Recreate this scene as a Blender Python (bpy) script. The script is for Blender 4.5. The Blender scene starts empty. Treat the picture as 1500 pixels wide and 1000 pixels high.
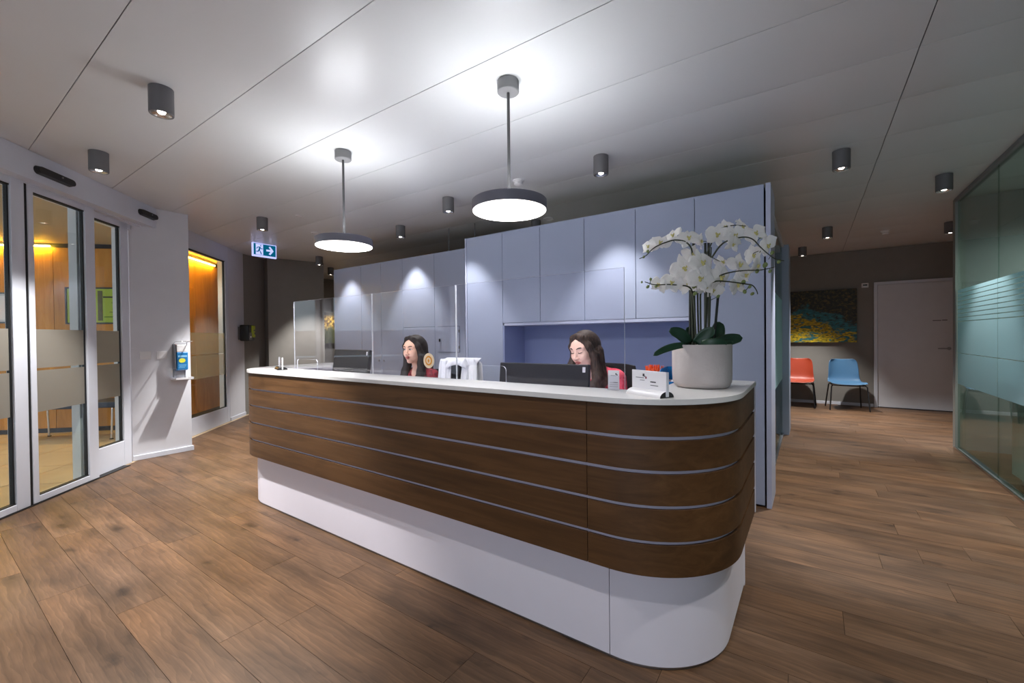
import bpy, bmesh, math, random
import numpy as np
from mathutils import Vector, Matrix
random.seed(7)
S = bpy.context.scene
COL = S.collection
R = math.radians

# ------------------------------------------------------------------ camera, world, exposure
cam_d = bpy.data.cameras.new('camera')
cam_d.sensor_width = 36.0
cam_d.lens = 628.757 / 1500 * 36
cam_d.clip_start = 0.05
cam = bpy.data.objects.new('camera', cam_d)
COL.objects.link(cam)
_yaw, _pitch, _roll = 0.608712, -0.0107298, -0.0105956
_f = Vector((-math.sin(_yaw) * math.cos(_pitch), math.cos(_yaw) * math.cos(_pitch), math.sin(_pitch)))
_r0 = Vector((math.cos(_yaw), math.sin(_yaw), 0))
_u0 = _r0.cross(_f)
_r = math.cos(_roll) * _r0 + math.sin(_roll) * _u0
_u = -math.sin(_roll) * _r0 + math.cos(_roll) * _u0
cam.matrix_world = Matrix(((_r.x, _u.x, -_f.x, 0), (_r.y, _u.y, -_f.y, 0), (_r.z, _u.z, -_f.z, 1.2), (0, 0, 0, 1)))
S.camera = cam

S.view_settings.view_transform = 'Standard'
S.view_settings.look = 'None'
S.view_settings.gamma = 1.0
S.view_settings.use_curve_mapping = False
S.view_settings.exposure = 2.5
S.cycles.use_denoising = True
S.cycles.max_bounces = 10
S.cycles.diffuse_bounces = 5
S.cycles.glossy_bounces = 4
S.cycles.transmission_bounces = 6
S.cycles.transparent_max_bounces = 16
S.cycles.sample_clamp_indirect = 6.0
S.cycles.caustics_reflective = False
S.cycles.caustics_refractive = False

W = bpy.data.worlds.new('world')
S.world = W
W.use_nodes = True
W.node_tree.nodes['Background'].inputs[0].default_value = (0.78, 0.84, 1.0, 1)
W.node_tree.nodes['Background'].inputs[1].default_value = 0.4

HC = 2.565            # ceiling height
DL_POWER = 40.0       # watts of one ceiling downlight
PEND_DOWN = 6.4       # emission strength of a pendant diffuser
PEND_UP = 4.7         # emission strength of its upward ring

# ------------------------------------------------------------------ helpers
def lin(c):
    return tuple(((x / 255) / 12.92 if x / 255 <= 0.04045 else ((x / 255 + 0.055) / 1.055) ** 2.4) for x in c)

def nodes_of(name):
    m = bpy.data.materials.new(name)
    m.use_nodes = True
    nt = m.node_tree
    for n in list(nt.nodes):
        nt.nodes.remove(n)
    out = nt.nodes.new('ShaderNodeOutputMaterial')
    return m, nt, out

def mat(name, rgb, rough=0.5, metal=0.0, spec=0.5, noise=0.0, nscale=8.0, bump=0.0, bscale=60.0, emit=None, estr=0.0, coat=0.0, stretch=(1, 1, 1)):
    m, nt, out = nodes_of(name)
    b = nt.nodes.new('ShaderNodeBsdfPrincipled')
    nt.links.new(b.outputs[0], out.inputs[0])
    c = lin(rgb)
    b.inputs['Base Color'].default_value = (*c, 1)
    b.inputs['Roughness'].default_value = rough
    b.inputs['Metallic'].default_value = metal
    b.inputs['Specular IOR Level'].default_value = spec
    b.inputs['Coat Weight'].default_value = coat
    if emit:
        b.inputs['Emission Color'].default_value = (*lin(emit), 1)
        b.inputs['Emission Strength'].default_value = estr
    if noise > 0 or bump > 0:
        tc = nt.nodes.new('ShaderNodeTexCoord')
        mp = nt.nodes.new('ShaderNodeMapping')
        mp.inputs['Scale'].default_value = stretch
        nt.links.new(tc.outputs['Object'], mp.inputs[0])
    if noise > 0:
        n = nt.nodes.new('ShaderNodeTexNoise')
        n.inputs['Scale'].default_value = nscale
        n.inputs['Detail'].default_value = 5
        nt.links.new(mp.outputs[0], n.inputs['Vector'])
        rp = nt.nodes.new('ShaderNodeValToRGB')
        rp.color_ramp.elements[0].position = 0.3
        rp.color_ramp.elements[1].position = 0.7
        rp.color_ramp.elements[0].color = (*[x * (1 - noise) for x in c], 1)
        rp.color_ramp.elements[1].color = (*[min(1, x * (1 + noise)) for x in c], 1)
        nt.links.new(n.outputs[0], rp.inputs[0])
        nt.links.new(rp.outputs[0], b.inputs['Base Color'])
    if bump > 0:
        n2 = nt.nodes.new('ShaderNodeTexNoise')
        n2.inputs['Scale'].default_value = bscale
        nt.links.new(mp.outputs[0], n2.inputs['Vector'])
        bp = nt.nodes.new('ShaderNodeBump')
        bp.inputs['Strength'].default_value = bump
        bp.inputs['Distance'].default_value = 0.01
        nt.links.new(n2.outputs[0], bp.inputs['Height'])
        nt.links.new(bp.outputs[0], b.inputs['Normal'])
    return m

def emis(name, rgb, strength):
    m, nt, out = nodes_of(name)
    e = nt.nodes.new('ShaderNodeEmission')
    e.inputs[0].default_value = (*lin(rgb), 1)
    e.inputs[1].default_value = strength
    nt.links.new(e.outputs[0], out.inputs[0])
    return m

def glass(name, tint=(245, 250, 248), refl=1.0, base=0.022):
    m, nt, out = nodes_of(name)
    t = nt.nodes.new('ShaderNodeBsdfTransparent')
    t.inputs[0].default_value = (*lin(tint), 1)
    g = nt.nodes.new('ShaderNodeBsdfGlossy')
    g.inputs['Roughness'].default_value = 0.0
    g.inputs[0].default_value = (1, 1, 1, 1)
    # Schlick reflectance, the same from both sides of the pane
    lw = nt.nodes.new('ShaderNodeLayerWeight')
    lw.inputs[0].default_value = 0.5
    pw = nt.nodes.new('ShaderNodeMath'); pw.operation = 'POWER'
    pw.inputs[1].default_value = 4.0
    nt.links.new(lw.outputs['Facing'], pw.inputs[0])
    mu = nt.nodes.new('ShaderNodeMath'); mu.operation = 'MULTIPLY_ADD'
    mu.inputs[1].default_value = 0.8 * refl
    mu.inputs[2].default_value = base
    nt.links.new(pw.outputs[0], mu.inputs[0])
    mx = nt.nodes.new('ShaderNodeMixShader')
    nt.links.new(mu.outputs[0], mx.inputs[0])
    nt.links.new(t.outputs[0], mx.inputs[1])
    nt.links.new(g.outputs[0], mx.inputs[2])
    nt.links.new(mx.outputs[0], out.inputs[0])
    return m

def film(name, rgb, clear=0.15):
    m, nt, out = nodes_of(name)
    t = nt.nodes.new('ShaderNodeBsdfTransparent')
    d = nt.nodes.new('ShaderNodeBsdfDiffuse')
    d.inputs[0].default_value = (*lin(rgb), 1)
    tr = nt.nodes.new('ShaderNodeBsdfTranslucent')
    tr.inputs[0].default_value = (*lin(rgb), 1)
    a = nt.nodes.new('ShaderNodeMixShader')
    a.inputs[0].default_value = 0.5
    nt.links.new(d.outputs[0], a.inputs[1])
    nt.links.new(tr.outputs[0], a.inputs[2])
    b = nt.nodes.new('ShaderNodeMixShader')
    b.inputs[0].default_value = clear
    nt.links.new(a.outputs[0], b.inputs[1])
    nt.links.new(t.outputs[0], b.inputs[2])
    nt.links.new(b.outputs[0], out.inputs[0])
    return m

def wood(name, c_dark, c_mid, c_light, rough=0.4, axis_scale=(1.2, 14, 14), knots=0.0, vary=0.0, detail_bump=0.08, wall=False):
    """oak: grain stretched along X (object space), tone shifted from piece to piece"""
    m, nt, out = nodes_of(name)
    b = nt.nodes.new('ShaderNodeBsdfPrincipled')
    nt.links.new(b.outputs[0], out.inputs[0])
    b.inputs['Roughness'].default_value = rough
    b.inputs['Specular IOR Level'].default_value = 0.3
    tc = nt.nodes.new('ShaderNodeTexCoord')
    oi = nt.nodes.new('ShaderNodeObjectInfo')
    sh = nt.nodes.new('ShaderNodeVectorMath'); sh.operation = 'SCALE'
    cb = nt.nodes.new('ShaderNodeCombineXYZ')
    for i in range(3):
        nt.links.new(oi.outputs['Random'], cb.inputs[i])
    nt.links.new(cb.outputs[0], sh.inputs[0])
    sh.inputs['Scale'].default_value = 37.0 if vary > 0 else 0.0
    ad = nt.nodes.new('ShaderNodeVectorMath'); ad.operation = 'ADD'
    nt.links.new(tc.outputs['Object'], ad.inputs[0])
    nt.links.new(sh.outputs[0], ad.inputs[1])
    mp = nt.nodes.new('ShaderNodeMapping')
    mp.inputs['Scale'].default_value = axis_scale
    nt.links.new(ad.outputs[0], mp.inputs[0])
    n1 = nt.nodes.new('ShaderNodeTexNoise')
    n1.inputs['Scale'].default_value = 1.6
    n1.inputs['Detail'].default_value = 8
    n1.inputs['Roughness'].default_value = 0.62
    n1.inputs['Distortion'].default_value = 1.1
    nt.links.new(mp.outputs[0], n1.inputs['Vector'])
    rp = nt.nodes.new('ShaderNodeValToRGB')
    e = rp.color_ramp.elements
    e[0].position, e[1].position = 0.28, 0.74
    e[0].color = (*lin(c_dark), 1)
    e[1].color = (*lin(c_light), 1)
    k = e.new(0.5); k.color = (*lin(c_mid), 1)
    nt.links.new(n1.outputs[0], rp.inputs[0])
    col = rp.outputs[0]
    # broad blotches
    mp2 = nt.nodes.new('ShaderNodeMapping')
    mp2.inputs['Scale'].default_value = tuple(0.25 * s + 0.6 for s in axis_scale)
    nt.links.new(ad.outputs[0], mp2.inputs[0])
    n2 = nt.nodes.new('ShaderNodeTexNoise')
    n2.inputs['Scale'].default_value = 1.3
    n2.inputs['Detail'].default_value = 3
    nt.links.new(mp2.outputs[0], n2.inputs['Vector'])
    r2 = nt.nodes.new('ShaderNodeMapRange')
    r2.inputs['From Min'].default_value = 0.3
    r2.inputs['From Max'].default_value = 0.7
    r2.inputs['To Min'].default_value = 0.78
    r2.inputs['To Max'].default_value = 1.16
    nt.links.new(n2.outputs[0], r2.inputs[0])
    mul = r2.outputs[0]
    if vary > 0:
        r3 = nt.nodes.new('ShaderNodeMapRange')
        r3.inputs['To Min'].default_value = 1 - vary
        r3.inputs['To Max'].default_value = 1 + vary
        nt.links.new(oi.outputs['Random'], r3.inputs[0])
        mm = nt.nodes.new('ShaderNodeMath'); mm.operation = 'MULTIPLY'
        nt.links.new(mul, mm.inputs[0]); nt.links.new(r3.outputs[0], mm.inputs[1])
        mul = mm.outputs[0]
    if knots > 0:
        mp3 = nt.nodes.new('ShaderNodeMapping')
        mp3.inputs['Scale'].default_value = (1.9, 4.6, 4.6)
        nt.links.new(ad.outputs[0], mp3.inputs[0])
        n3 = nt.nodes.new('ShaderNodeTexNoise')
        n3.inputs['Scale'].default_value = 1.5
        n3.inputs['Detail'].default_value = 3.5
        n3.inputs['Distortion'].default_value = 0.6
        nt.links.new(mp3.outputs[0], n3.inputs['Vector'])
        r4 = nt.nodes.new('ShaderNodeMapRange')
        r4.inputs['From Min'].default_value = 0.60
        r4.inputs['From Max'].default_value = 0.76
        r4.inputs['To Min'].default_value = 1.0
        r4.inputs['To Max'].default_value = 1 - knots
        nt.links.new(n3.outputs[0], r4.inputs[0])
        mm = nt.nodes.new('ShaderNodeMath'); mm.operation = 'MULTIPLY'
        nt.links.new(mul, mm.inputs[0]); nt.links.new(r4.outputs[0], mm.inputs[1])
        mul = mm.outputs[0]
    sc = nt.nodes.new('ShaderNodeVectorMath'); sc.operation = 'SCALE'
    nt.links.new(col, sc.inputs[0]); nt.links.new(mul, sc.inputs['Scale'])
    nt.links.new(sc.outputs[0], b.inputs['Base Color'])
    bp = nt.nodes.new('ShaderNodeBump')
    bp.inputs['Strength'].default_value = detail_bump
    bp.inputs['Distance'].default_value = 0.004
    nt.links.new(n1.outputs[0], bp.inputs['Height'])
    nt.links.new(bp.outputs[0], b.inputs['Normal'])
    return m

def floor_oak(name, rgb):
    """rustic oak boards: cathedral figure, fine pores, scattered knots, tone shifting from board to board"""
    m, nt, out = nodes_of(name)
    N, L = nt.nodes.new, nt.links.new
    b = N('ShaderNodeBsdfPrincipled'); L(b.outputs[0], out.inputs[0])
    b.inputs['Roughness'].default_value = 0.46
    b.inputs['Specular IOR Level'].default_value = 0.3
    tc = N('ShaderNodeTexCoord'); oi = N('ShaderNodeObjectInfo')
    cb = N('ShaderNodeCombineXYZ')
    for i, k in enumerate((53.0, 31.0, 17.0)):
        q = N('ShaderNodeMath'); q.operation = 'MULTIPLY'; q.inputs[1].default_value = k
        L(oi.outputs['Random'], q.inputs[0]); L(q.outputs[0], cb.inputs[i])
    ad = N('ShaderNodeVectorMath'); ad.operation = 'ADD'
    L(tc.outputs['Object'], ad.inputs[0]); L(cb.outputs[0], ad.inputs[1])
    def mapped(sc):
        mp = N('ShaderNodeMapping'); mp.inputs['Scale'].default_value = sc
        L(ad.outputs[0], mp.inputs[0]); return mp.outputs[0]
    def noise(sc, scale, detail, dist=0.0):
        n = N('ShaderNodeTexNoise'); n.inputs['Scale'].default_value = scale; n.inputs['Detail'].default_value = detail; n.inputs['Distortion'].default_value = dist
        L(mapped(sc), n.inputs['Vector']); return n.outputs[0]
    def rng_(v, a, b_, c, d):
        r = N('ShaderNodeMapRange'); r.inputs['From Min'].default_value = a; r.inputs['From Max'].default_value = b_
        r.inputs['To Min'].default_value = c; r.inputs['To Max'].default_value = d; L(v, r.inputs[0]); return r.outputs[0]
    def mul(a, b_):
        x = N('ShaderNodeMath'); x.operation = 'MULTIPLY'; L(a, x.inputs[0]); L(b_, x.inputs[1]); return x.outputs[0]
    w = N('ShaderNodeTexWave'); w.wave_type = 'BANDS'; w.bands_direction = 'Y'; w.wave_profile = 'SAW'
    w.inputs['Scale'].default_value = 11.0; w.inputs['Distortion'].default_value = 9.0; w.inputs['Detail'].default_value = 2.5
    w.inputs['Detail Scale'].default_value = 1.1; w.inputs['Detail Roughness'].default_value = 0.55
    L(mapped((0.34, 1.0, 1.0)), w.inputs['Vector'])
    rings = rng_(w.outputs['Fac'], 0.0, 1.0, 0.84, 1.12)
    pores = rng_(noise((7.0, 170.0, 170.0), 1.0, 3), 0.3, 0.7, 0.86, 1.13)
    streak = rng_(noise((1.1, 22.0, 22.0), 1.0, 5, 0.5), 0.3, 0.7, 0.80, 1.20)
    blotch = rng_(noise((2.2, 6.0, 6.0), 1.2, 5, 0.5), 0.28, 0.72, 0.66, 1.30)
    board = rng_(oi.outputs['Random'], 0.0, 1.0, 0.91, 1.09)
    vo = N('ShaderNodeTexVoronoi'); vo.inputs['Scale'].default_value = 1.0; vo.inputs['Randomness'].default_value = 1.0
    wob = N('ShaderNodeTexNoise'); wob.inputs['Scale'].default_value = 9.0; wob.inputs['Detail'].default_value = 3
    L(ad.outputs[0], wob.inputs['Vector'])
    sc_ = N('ShaderNodeVectorMath'); sc_.operation = 'SCALE'; sc_.inputs['Scale'].default_value = 0.55
    L(wob.outputs['Color'], sc_.inputs[0])
    a2 = N('ShaderNodeVectorMath'); a2.operation = 'ADD'
    L(mapped((3.0, 6.6, 6.6)), a2.inputs[0]); L(sc_.outputs[0], a2.inputs[1]); L(a2.outputs[0], vo.inputs['Vector'])
    knot = rng_(vo.outputs['Distance'], 0.04, 0.20, 0.46, 1.0)
    halo = rng_(vo.outputs['Distance'], 0.0, 0.6, 0.86, 1.03)
    f = mul(mul(mul(rings, pores), mul(streak, blotch)), mul(mul(board, knot), halo))
    hue = N('ShaderNodeValToRGB')
    hue.color_ramp.elements[0].position = 0.35; hue.color_ramp.elements[1].position = 0.65
    c = lin(rgb)
    hue.color_ramp.elements[0].color = (c[0] * 0.96, c[1] * 1.0, c[2] * 1.08, 1)
    hue.color_ramp.elements[1].color = (c[0] * 1.05, c[1] * 1.0, c[2] * 0.94, 1)
    L(noise((0.9, 2.5, 2.5), 1.0, 3), hue.inputs[0])
    sc = N('ShaderNodeVectorMath'); sc.operation = 'SCALE'
    L(hue.outputs[0], sc.inputs[0]); L(f, sc.inputs['Scale']); L(sc.outputs[0], b.inputs['Base Color'])
    bp = N('ShaderNodeBump'); bp.inputs['Strength'].default_value = 0.12; bp.inputs['Distance'].default_value = 0.003
    L(mul(pores, rings), bp.inputs['Height']); L(bp.outputs[0], b.inputs['Normal'])
    return m

def link(o, parent=None):
    COL.objects.link(o)
    if parent is not None:
        o.parent = parent
    return o

def tag(o, label=None, cat=None, group=None, kind=None):
    if label: o['label'] = label
    if cat: o['category'] = cat
    if group: o['group'] = group
    if kind: o['kind'] = kind
    return o

def thing(name, label, cat, loc=(0, 0, 0), rotz=0.0, group=None):
    o = bpy.data.objects.new(name, None)
    o.empty_display_size = 0.05
    o.location = loc
    o.rotation_euler = (0, 0, rotz)
    COL.objects.link(o)
    return tag(o, label, cat, group)

def mesh(name, verts, faces, mats, parent=None, smooth=False, loc=None, mi=None):
    me = bpy.data.meshes.new(name)
    me.from_pydata([tuple(v) for v in verts], [], [tuple(f) for f in faces])
    if not isinstance(mats, (list, tuple)): mats = [mats]
    for m in mats: me.materials.append(m)
    if mi is not None: me.polygons.foreach_set('material_index', mi)
    if smooth: me.polygons.foreach_set('use_smooth', [True] * len(me.polygons))
    me.update()
    o = bpy.data.objects.new(name, me)
    if loc is not None: o.location = loc
    return link(o, parent)

def bm_obj(name, bm, mats, parent=None, smooth=None, loc=None):
    bmesh.ops.recalc_face_normals(bm, faces=bm.faces)
    me = bpy.data.meshes.new(name)
    bm.to_mesh(me); bm.free()
    if not isinstance(mats, (list, tuple)): mats = [mats]
    for m in mats: me.materials.append(m)
    if smooth is not None: smooth_by_angle(me, smooth)
    o = bpy.data.objects.new(name, me)
    if loc is not None: o.location = loc
    return link(o, parent)

def smooth_by_angle(me, deg=35):
    me.polygons.foreach_set('use_smooth', [True] * len(me.polygons))
    bm = bmesh.new(); bm.from_mesh(me)
    a = R(deg)
    for e in bm.edges:
        e.smooth = not (len(e.link_faces) == 2 and e.calc_face_angle(0) > a)
    bm.to_mesh(me); bm.free()

def bm_box(bm, c, s, rotz=0.0, bevel=0.0, segs=2, rot=None):
    g = bmesh.ops.create_cube(bm, size=1.0)
    vs = g['verts']
    bmesh.ops.scale(bm, vec=s, verts=vs)
    if bevel > 0:
        es = list({e for v in vs for e in v.link_edges})
        r = bmesh.ops.bevel(bm, geom=es, offset=bevel, segments=segs, profile=0.5, affect='EDGES')
        vs = list({v for f in r['faces'] for v in f.verts} | {v for v in vs if v.is_valid})
    Mx = Matrix.Translation(c) @ (rot.to_4x4() if rot is not None else Matrix.Rotation(rotz, 4, 'Z'))
    bmesh.ops.transform(bm, matrix=Mx, verts=vs)
    return vs

def box(name, c, s, m, parent=None, rotz=0.0, bevel=0.0, segs=2, rot=None):
    bm = bmesh.new()
    bm_box(bm, c, s, rotz, bevel, segs if bevel < 0.008 else 3, rot)
    o = bm_obj(name, bm, m, parent, smooth=None if bevel < 0.008 else 60)
    if bevel >= 0.008:
        o.modifiers.new('flat faces', 'WEIGHTED_NORMAL').keep_sharp = True
    return o

def box2(name, lo, hi, m, parent=None, bevel=0.0):
    c = [(a + b) / 2 for a, b in zip(lo, hi)]
    s = [abs(b - a) for a, b in zip(lo, hi)]
    return box(name, c, s, m, parent, bevel=bevel)

def prism(name, pts, z0, z1, m, parent=None, bevel=0.0, hole=None):
    """vertical prism over a plan polygon"""
    bm = bmesh.new()
    lo = [bm.verts.new((x, y, z0)) for x, y in pts]
    hi = [bm.verts.new((x, y, z1)) for x, y in pts]
    n = len(pts)
    bm.faces.new(lo[::-1]); bm.faces.new(hi)
    for i in range(n):
        bm.faces.new((lo[i], lo[(i + 1) % n], hi[(i + 1) % n], hi[i]))
    if bevel > 0:
        es = [e for e in bm.edges if abs(e.verts[0].co.z - e.verts[1].co.z) < 1e-6]
        bmesh.ops.bevel(bm, geom=es, offset=bevel, segments=2, profile=0.5, affect='EDGES')
    return bm_obj(name, bm, m, parent, smooth=20)

def bm_lathe(bm, prof, n=32, c=(0, 0, 0), close=True):
    """prof: list of (r, z) from bottom to top"""
    rings = []
    for r, z in prof:
        if r < 1e-6:
            rings.append([bm.verts.new((c[0], c[1], c[2] + z))])
        else:
            rings.append([bm.verts.new((c[0] + r * math.cos(2 * math.pi * i / n), c[1] + r * math.sin(2 * math.pi * i / n), c[2] + z)) for i in range(n)])
    for a, b in zip(rings[:-1], rings[1:]):
        for i in range(n):
            j = (i + 1) % n
            if len(a) == 1 and len(b) == 1: continue
            if len(a) == 1: bm.faces.new((a[0], b[j], b[i]))
            elif len(b) == 1: bm.faces.new((a[i], a[j], b[0]))
            else: bm.faces.new((a[i], a[j], b[j], b[i]))
    return rings

def lathe(name, prof, m, parent=None, n=32, c=(0, 0, 0), angle=35):
    bm = bmesh.new()
    bm_lathe(bm, prof, n, c)
    return bm_obj(name, bm, m, parent, smooth=angle)

def bm_tube(bm, pts, rad, n=8, caps=True):
    pts = [Vector(p) for p in pts]
    rads = rad if isinstance(rad, (list, tuple)) else [rad] * len(pts)
    rings = []
    up = Vector((0, 0, 1))
    prev = None
    for i, p in enumerate(pts):
        t = (pts[min(i + 1, len(pts) - 1)] - pts[max(i - 1, 0)]).normalized()
        if prev is None:
            a = up if abs(t.z) < 0.9 else Vector((1, 0, 0))
            u = t.cross(a).normalized()
        else:
            u = (prev - t * prev.dot(t)).normalized()
        prev = u
        v = t.cross(u)
        rings.append([bm.verts.new(p + rads[i] * (math.cos(2 * math.pi * k / n) * u + math.sin(2 * math.pi * k / n) * v)) for k in range(n)])
    for a, b in zip(rings[:-1], rings[1:]):
        for k in range(n):
            bm.faces.new((a[k], a[(k + 1) % n], b[(k + 1) % n], b[k]))
    if caps:
        bm.faces.new(rings[0][::-1]); bm.faces.new(rings[-1])

def tube(name, pts, rad, m, parent=None, n=8):
    bm = bmesh.new()
    bm_tube(bm, pts, rad, n)
    return bm_obj(name, bm, m, parent, smooth=50)

def smooth_path(pts, per=6):
    """Catmull-Rom through points"""
    P = [Vector(p) for p in pts]
    P = [2 * P[0] - P[1]] + P + [2 * P[-1] - P[-2]]
    out = []
    for i in range(1, len(P) - 2):
        for k in range(per):
            t = k / per
            out.append(0.5 * ((2 * P[i]) + (P[i + 1] - P[i - 1]) * t + (2 * P[i - 1] - 5 * P[i] + 4 * P[i + 1] - P[i + 2]) * t * t + (3 * P[i] - P[i - 1] - 3 * P[i + 1] + P[i + 2]) * t ** 3))
    out.append(P[-2])
    return out

def copy_tree(o, parent=None):
    c = o.copy()
    COL.objects.link(c)
    c.parent = parent
    for ch in list(o.children):
        copy_tree(ch, c)
    return c

def flat_poly(name, pts3, m, parent=None, off=0.0):
    return mesh(name, pts3, [list(range(len(pts3)))], m, parent)

# ------------------------------------------------------------------ materials
M = {}
M['white_wall'] = mat('white plaster', (212, 212, 217), 0.85, noise=0.02, bump=0.03, bscale=180)
M['taupe_wall'] = mat('taupe plaster', (134, 130, 124), 0.9, noise=0.03, bump=0.04, bscale=160)
M['grey_wall'] = mat('grey plaster', (150, 150, 150), 0.9, noise=0.02)
M['ceiling'] = mat('satin ceiling metal', (219, 220, 220), 0.33, spec=0.5, noise=0.012, nscale=2.0)
M['seam'] = mat('dark seam', (38, 34, 32), 0.8, noise=0.05)
M['plank'] = floor_oak('oak planks', (91, 68, 49))
M['counter_wood'] = wood('brown oak veneer', (68, 44, 22), (82, 55, 30), (96, 67, 40), 0.5, (1.0, 9, 16), knots=0.25, vary=0.05, detail_bump=0.04)
M['base_white'] = mat('white lacquer', (226, 222, 232), 0.35, noise=0.01)
M['slab'] = mat('white mineral worktop', (212, 210, 209), 0.38, noise=0.015, nscale=60)
M['slab_edge'] = mat('pale lilac edge', (186, 180, 196), 0.5, noise=0.01)
M['cabinet'] = mat('grey blue lacquer', (160, 168, 190), 0.42, spec=0.4, noise=0.012, nscale=3)
M['cabinet_edge'] = mat('pale grey blue edge', (180, 185, 208), 0.4, noise=0.01)
M['niche'] = mat('slate blue lacquer', (138, 148, 186), 0.5, noise=0.012)
M['gap'] = mat('dark cabinet gap', (40, 42, 52), 0.9, noise=0.05)
M['frame_white'] = mat('white aluminium', (212, 215, 224), 0.35, spec=0.5, noise=0.01)
M['black_seal'] = mat('black rubber', (14, 14, 16), 0.6, noise=0.05)
M['black_plastic'] = mat('black plastic', (24, 24, 26), 0.4, noise=0.05)
M['dark_grey'] = mat('anthracite paint', (106, 104, 105), 0.5, noise=0.03)
M['mid_grey'] = mat('grey paint', (126, 125, 126), 0.5, noise=0.03)
M['pend_grey'] = mat('lilac grey paint', (112, 110, 122), 0.5, noise=0.02)
M['chrome'] = mat('chrome', (200, 200, 204), 0.18, metal=1.0, noise=0.02)
M['steel'] = mat('brushed steel', (160, 160, 165), 0.35, metal=1.0, noise=0.04, stretch=(1, 1, 12))
M['glass'] = glass('clear glass', (238, 244, 240), 1.0)
M['acrylic'] = glass('clear acrylic', (250, 250, 252), 0.7, 0.013)
M['acrylic_edge_shine'] = mat('acrylic edge painted shine', (226, 228, 234), 0.3, noise=0.01)  # white colour stands in for light caught in the acrylic edges
M['green_glass'] = glass('greenish glass', (214, 228, 220), 0.55)
M['film'] = film('frosted film', (170, 164, 154), 0.10)
M['film_thin'] = film('thin frosted film', (200, 194, 170), 0.70)
M['film_green'] = film('frosted green film', (192, 218, 226), 0.16)
M['tile'] = mat('beige stone tile', (196, 172, 140), 0.45, noise=0.08, nscale=3.0)
M['grout'] = mat('brown grout', (92, 70, 48), 0.9, noise=0.05)
M['oak_panel'] = wood('amber oak panel', (172, 116, 44), (190, 132, 56), (204, 148, 74), 0.5, (8, 8, 0.9), vary=0.06, detail_bump=0.02)
M['led_warm'] = emis('warm led strip', (255, 196, 58), 42.0)
M['white_plastic'] = mat('white plastic', (226, 224, 224), 0.4, noise=0.01)
M['paper'] = mat('white card', (234, 232, 236), 0.8, noise=0.01)
M['print_grey'] = mat('grey print', (120, 118, 124), 0.8, noise=0.02)
M['print_dark'] = mat('dark print', (50, 44, 52), 0.8, noise=0.02)
M['print_red'] = mat('wine red print', (130, 50, 70), 0.8, noise=0.02)

# ------------------------------------------------------------------ plan geometry
D = Vector((-math.sin(R(45)), math.cos(R(45))))         # direction of the diagonal entrance wall
NOUT = Vector((-D.y, D.x)) * 1.0                        # (-.707,-.707): out of the room
A0 = Vector((-4.506, 0.384))                            # sliding door plane
A2 = Vector((-5.208, 1.016))                            # side pane plane
WP = Vector((-6.323, 2.084))                            # tall window plane
ROTD = R(135)                                           # local +X along D

def on(base, t, off=0.0):
    p = base + D * t + NOUT * off
    return (p.x, p.y)

def dbox(name, base, t0, t1, z0, z1, off0, off1, m, parent=None, bevel=0.0):
    """box lying along the diagonal wall; off is depth outward"""
    p = base + D * (t0 + t1) / 2 + NOUT * (off0 + off1) / 2
    return box(name, (p.x, p.y, (z0 + z1) / 2), (abs(t1 - t0), abs(off1 - off0), abs(z1 - z0)), m, parent, rotz=ROTD, bevel=bevel)

# ------------------------------------------------------------------ floor and planks
def clip(poly, a, b, c):
    """keep a*x+b*y+c >= 0"""
    out = []
    for i in range(len(poly)):
        p, q = poly[i], poly[(i + 1) % len(poly)]
        dp, dq = a * p[0] + b * p[1] + c, a * q[0] + b * q[1] + c
        if dp >= 0: out.append(p)
        if (dp >= 0) != (dq >= 0):
            t = dp / (dp - dq)
            out.append((p[0] + t * (q[0] - p[0]), p[1] + t * (q[1] - p[1])))
    return out

floor = box2('floor', (-10.2, -3.4, -0.12), (4.2, 9.3, -0.010), M['seam'])
tag(floor, 'oak plank floor of the reception and hallway', kind='structure')

def slab_geo(polys, z0, z1, inset=0.0):
    vs, fs = [], []
    for p in polys:
        n = len(p); b = len(vs)
        vs += [(x, y, z0) for x, y in p] + [(x, y, z1) for x, y in p]
        fs.append([b + n + i for i in range(n)])
        for i in range(n):
            j = (i + 1) % n
            fs.append([b + i, b + j, b + n + j, b + n + i])
    return vs, fs

ROWW, Y0 = 0.1785, 0.355
PL = 1.29
single, rest = [], []
rng = random.Random(3)
fixed = {1: -2.504, 10: 0.108, 13: 0.53, 14: 0.297}
cp = Vector((cam.location.x, cam.location.y)) if False else Vector((0, 0))
for k in range(-18, 50):
    ya = Y0 + ROWW * k
    yb = ya + ROWW
    x = -10.0 + (fixed[k] + 10.0) % PL - PL if k in fixed else -10.0 - rng.random() * PL
    while x < 4.1:
        a, b = max(x, -10.0), min(x + PL, 4.1)
        x += PL
        if b - a < 0.05: continue
        g = 0.0007
        poly = [(a + g, ya + g), (b - g, ya + g), (b - g, yb - g), (a + g, yb - g)]
        poly = clip(poly, 1, 1, 4.17)
        if len(poly) < 3: continue
        # which planks the room shows one by one: in front of the counter, the aisle beside it, near the entrance
        cx = (a + b) / 2; cy = (ya + yb) / 2
        dep = -0.572 * cx + 0.82 * cy
        lat = 0.82 * cx + 0.572 * cy
        hidden = (-5.6 < a and b < -0.35 and cy > 1.7 and cx > -3.6) or (cy > 3.4 and b < -0.3)
        inview = dep > 0.35 and abs(lat) < dep * 1.21 + 0.75
        if inview and not hidden and dep < 6.3 and cx < 2.2 and len(single) < 300:
            single.append(poly)
        else:
            rest.append(poly)
for p in single:
    v, f = slab_geo([p], -0.010, 0.0)
    mesh('plank', v, f, M['plank'], floor)
v, f = slab_geo(rest, -0.010, 0.0)
tag(mesh('far_planks', v, f, M['plank'], floor), kind='stuff')

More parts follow.
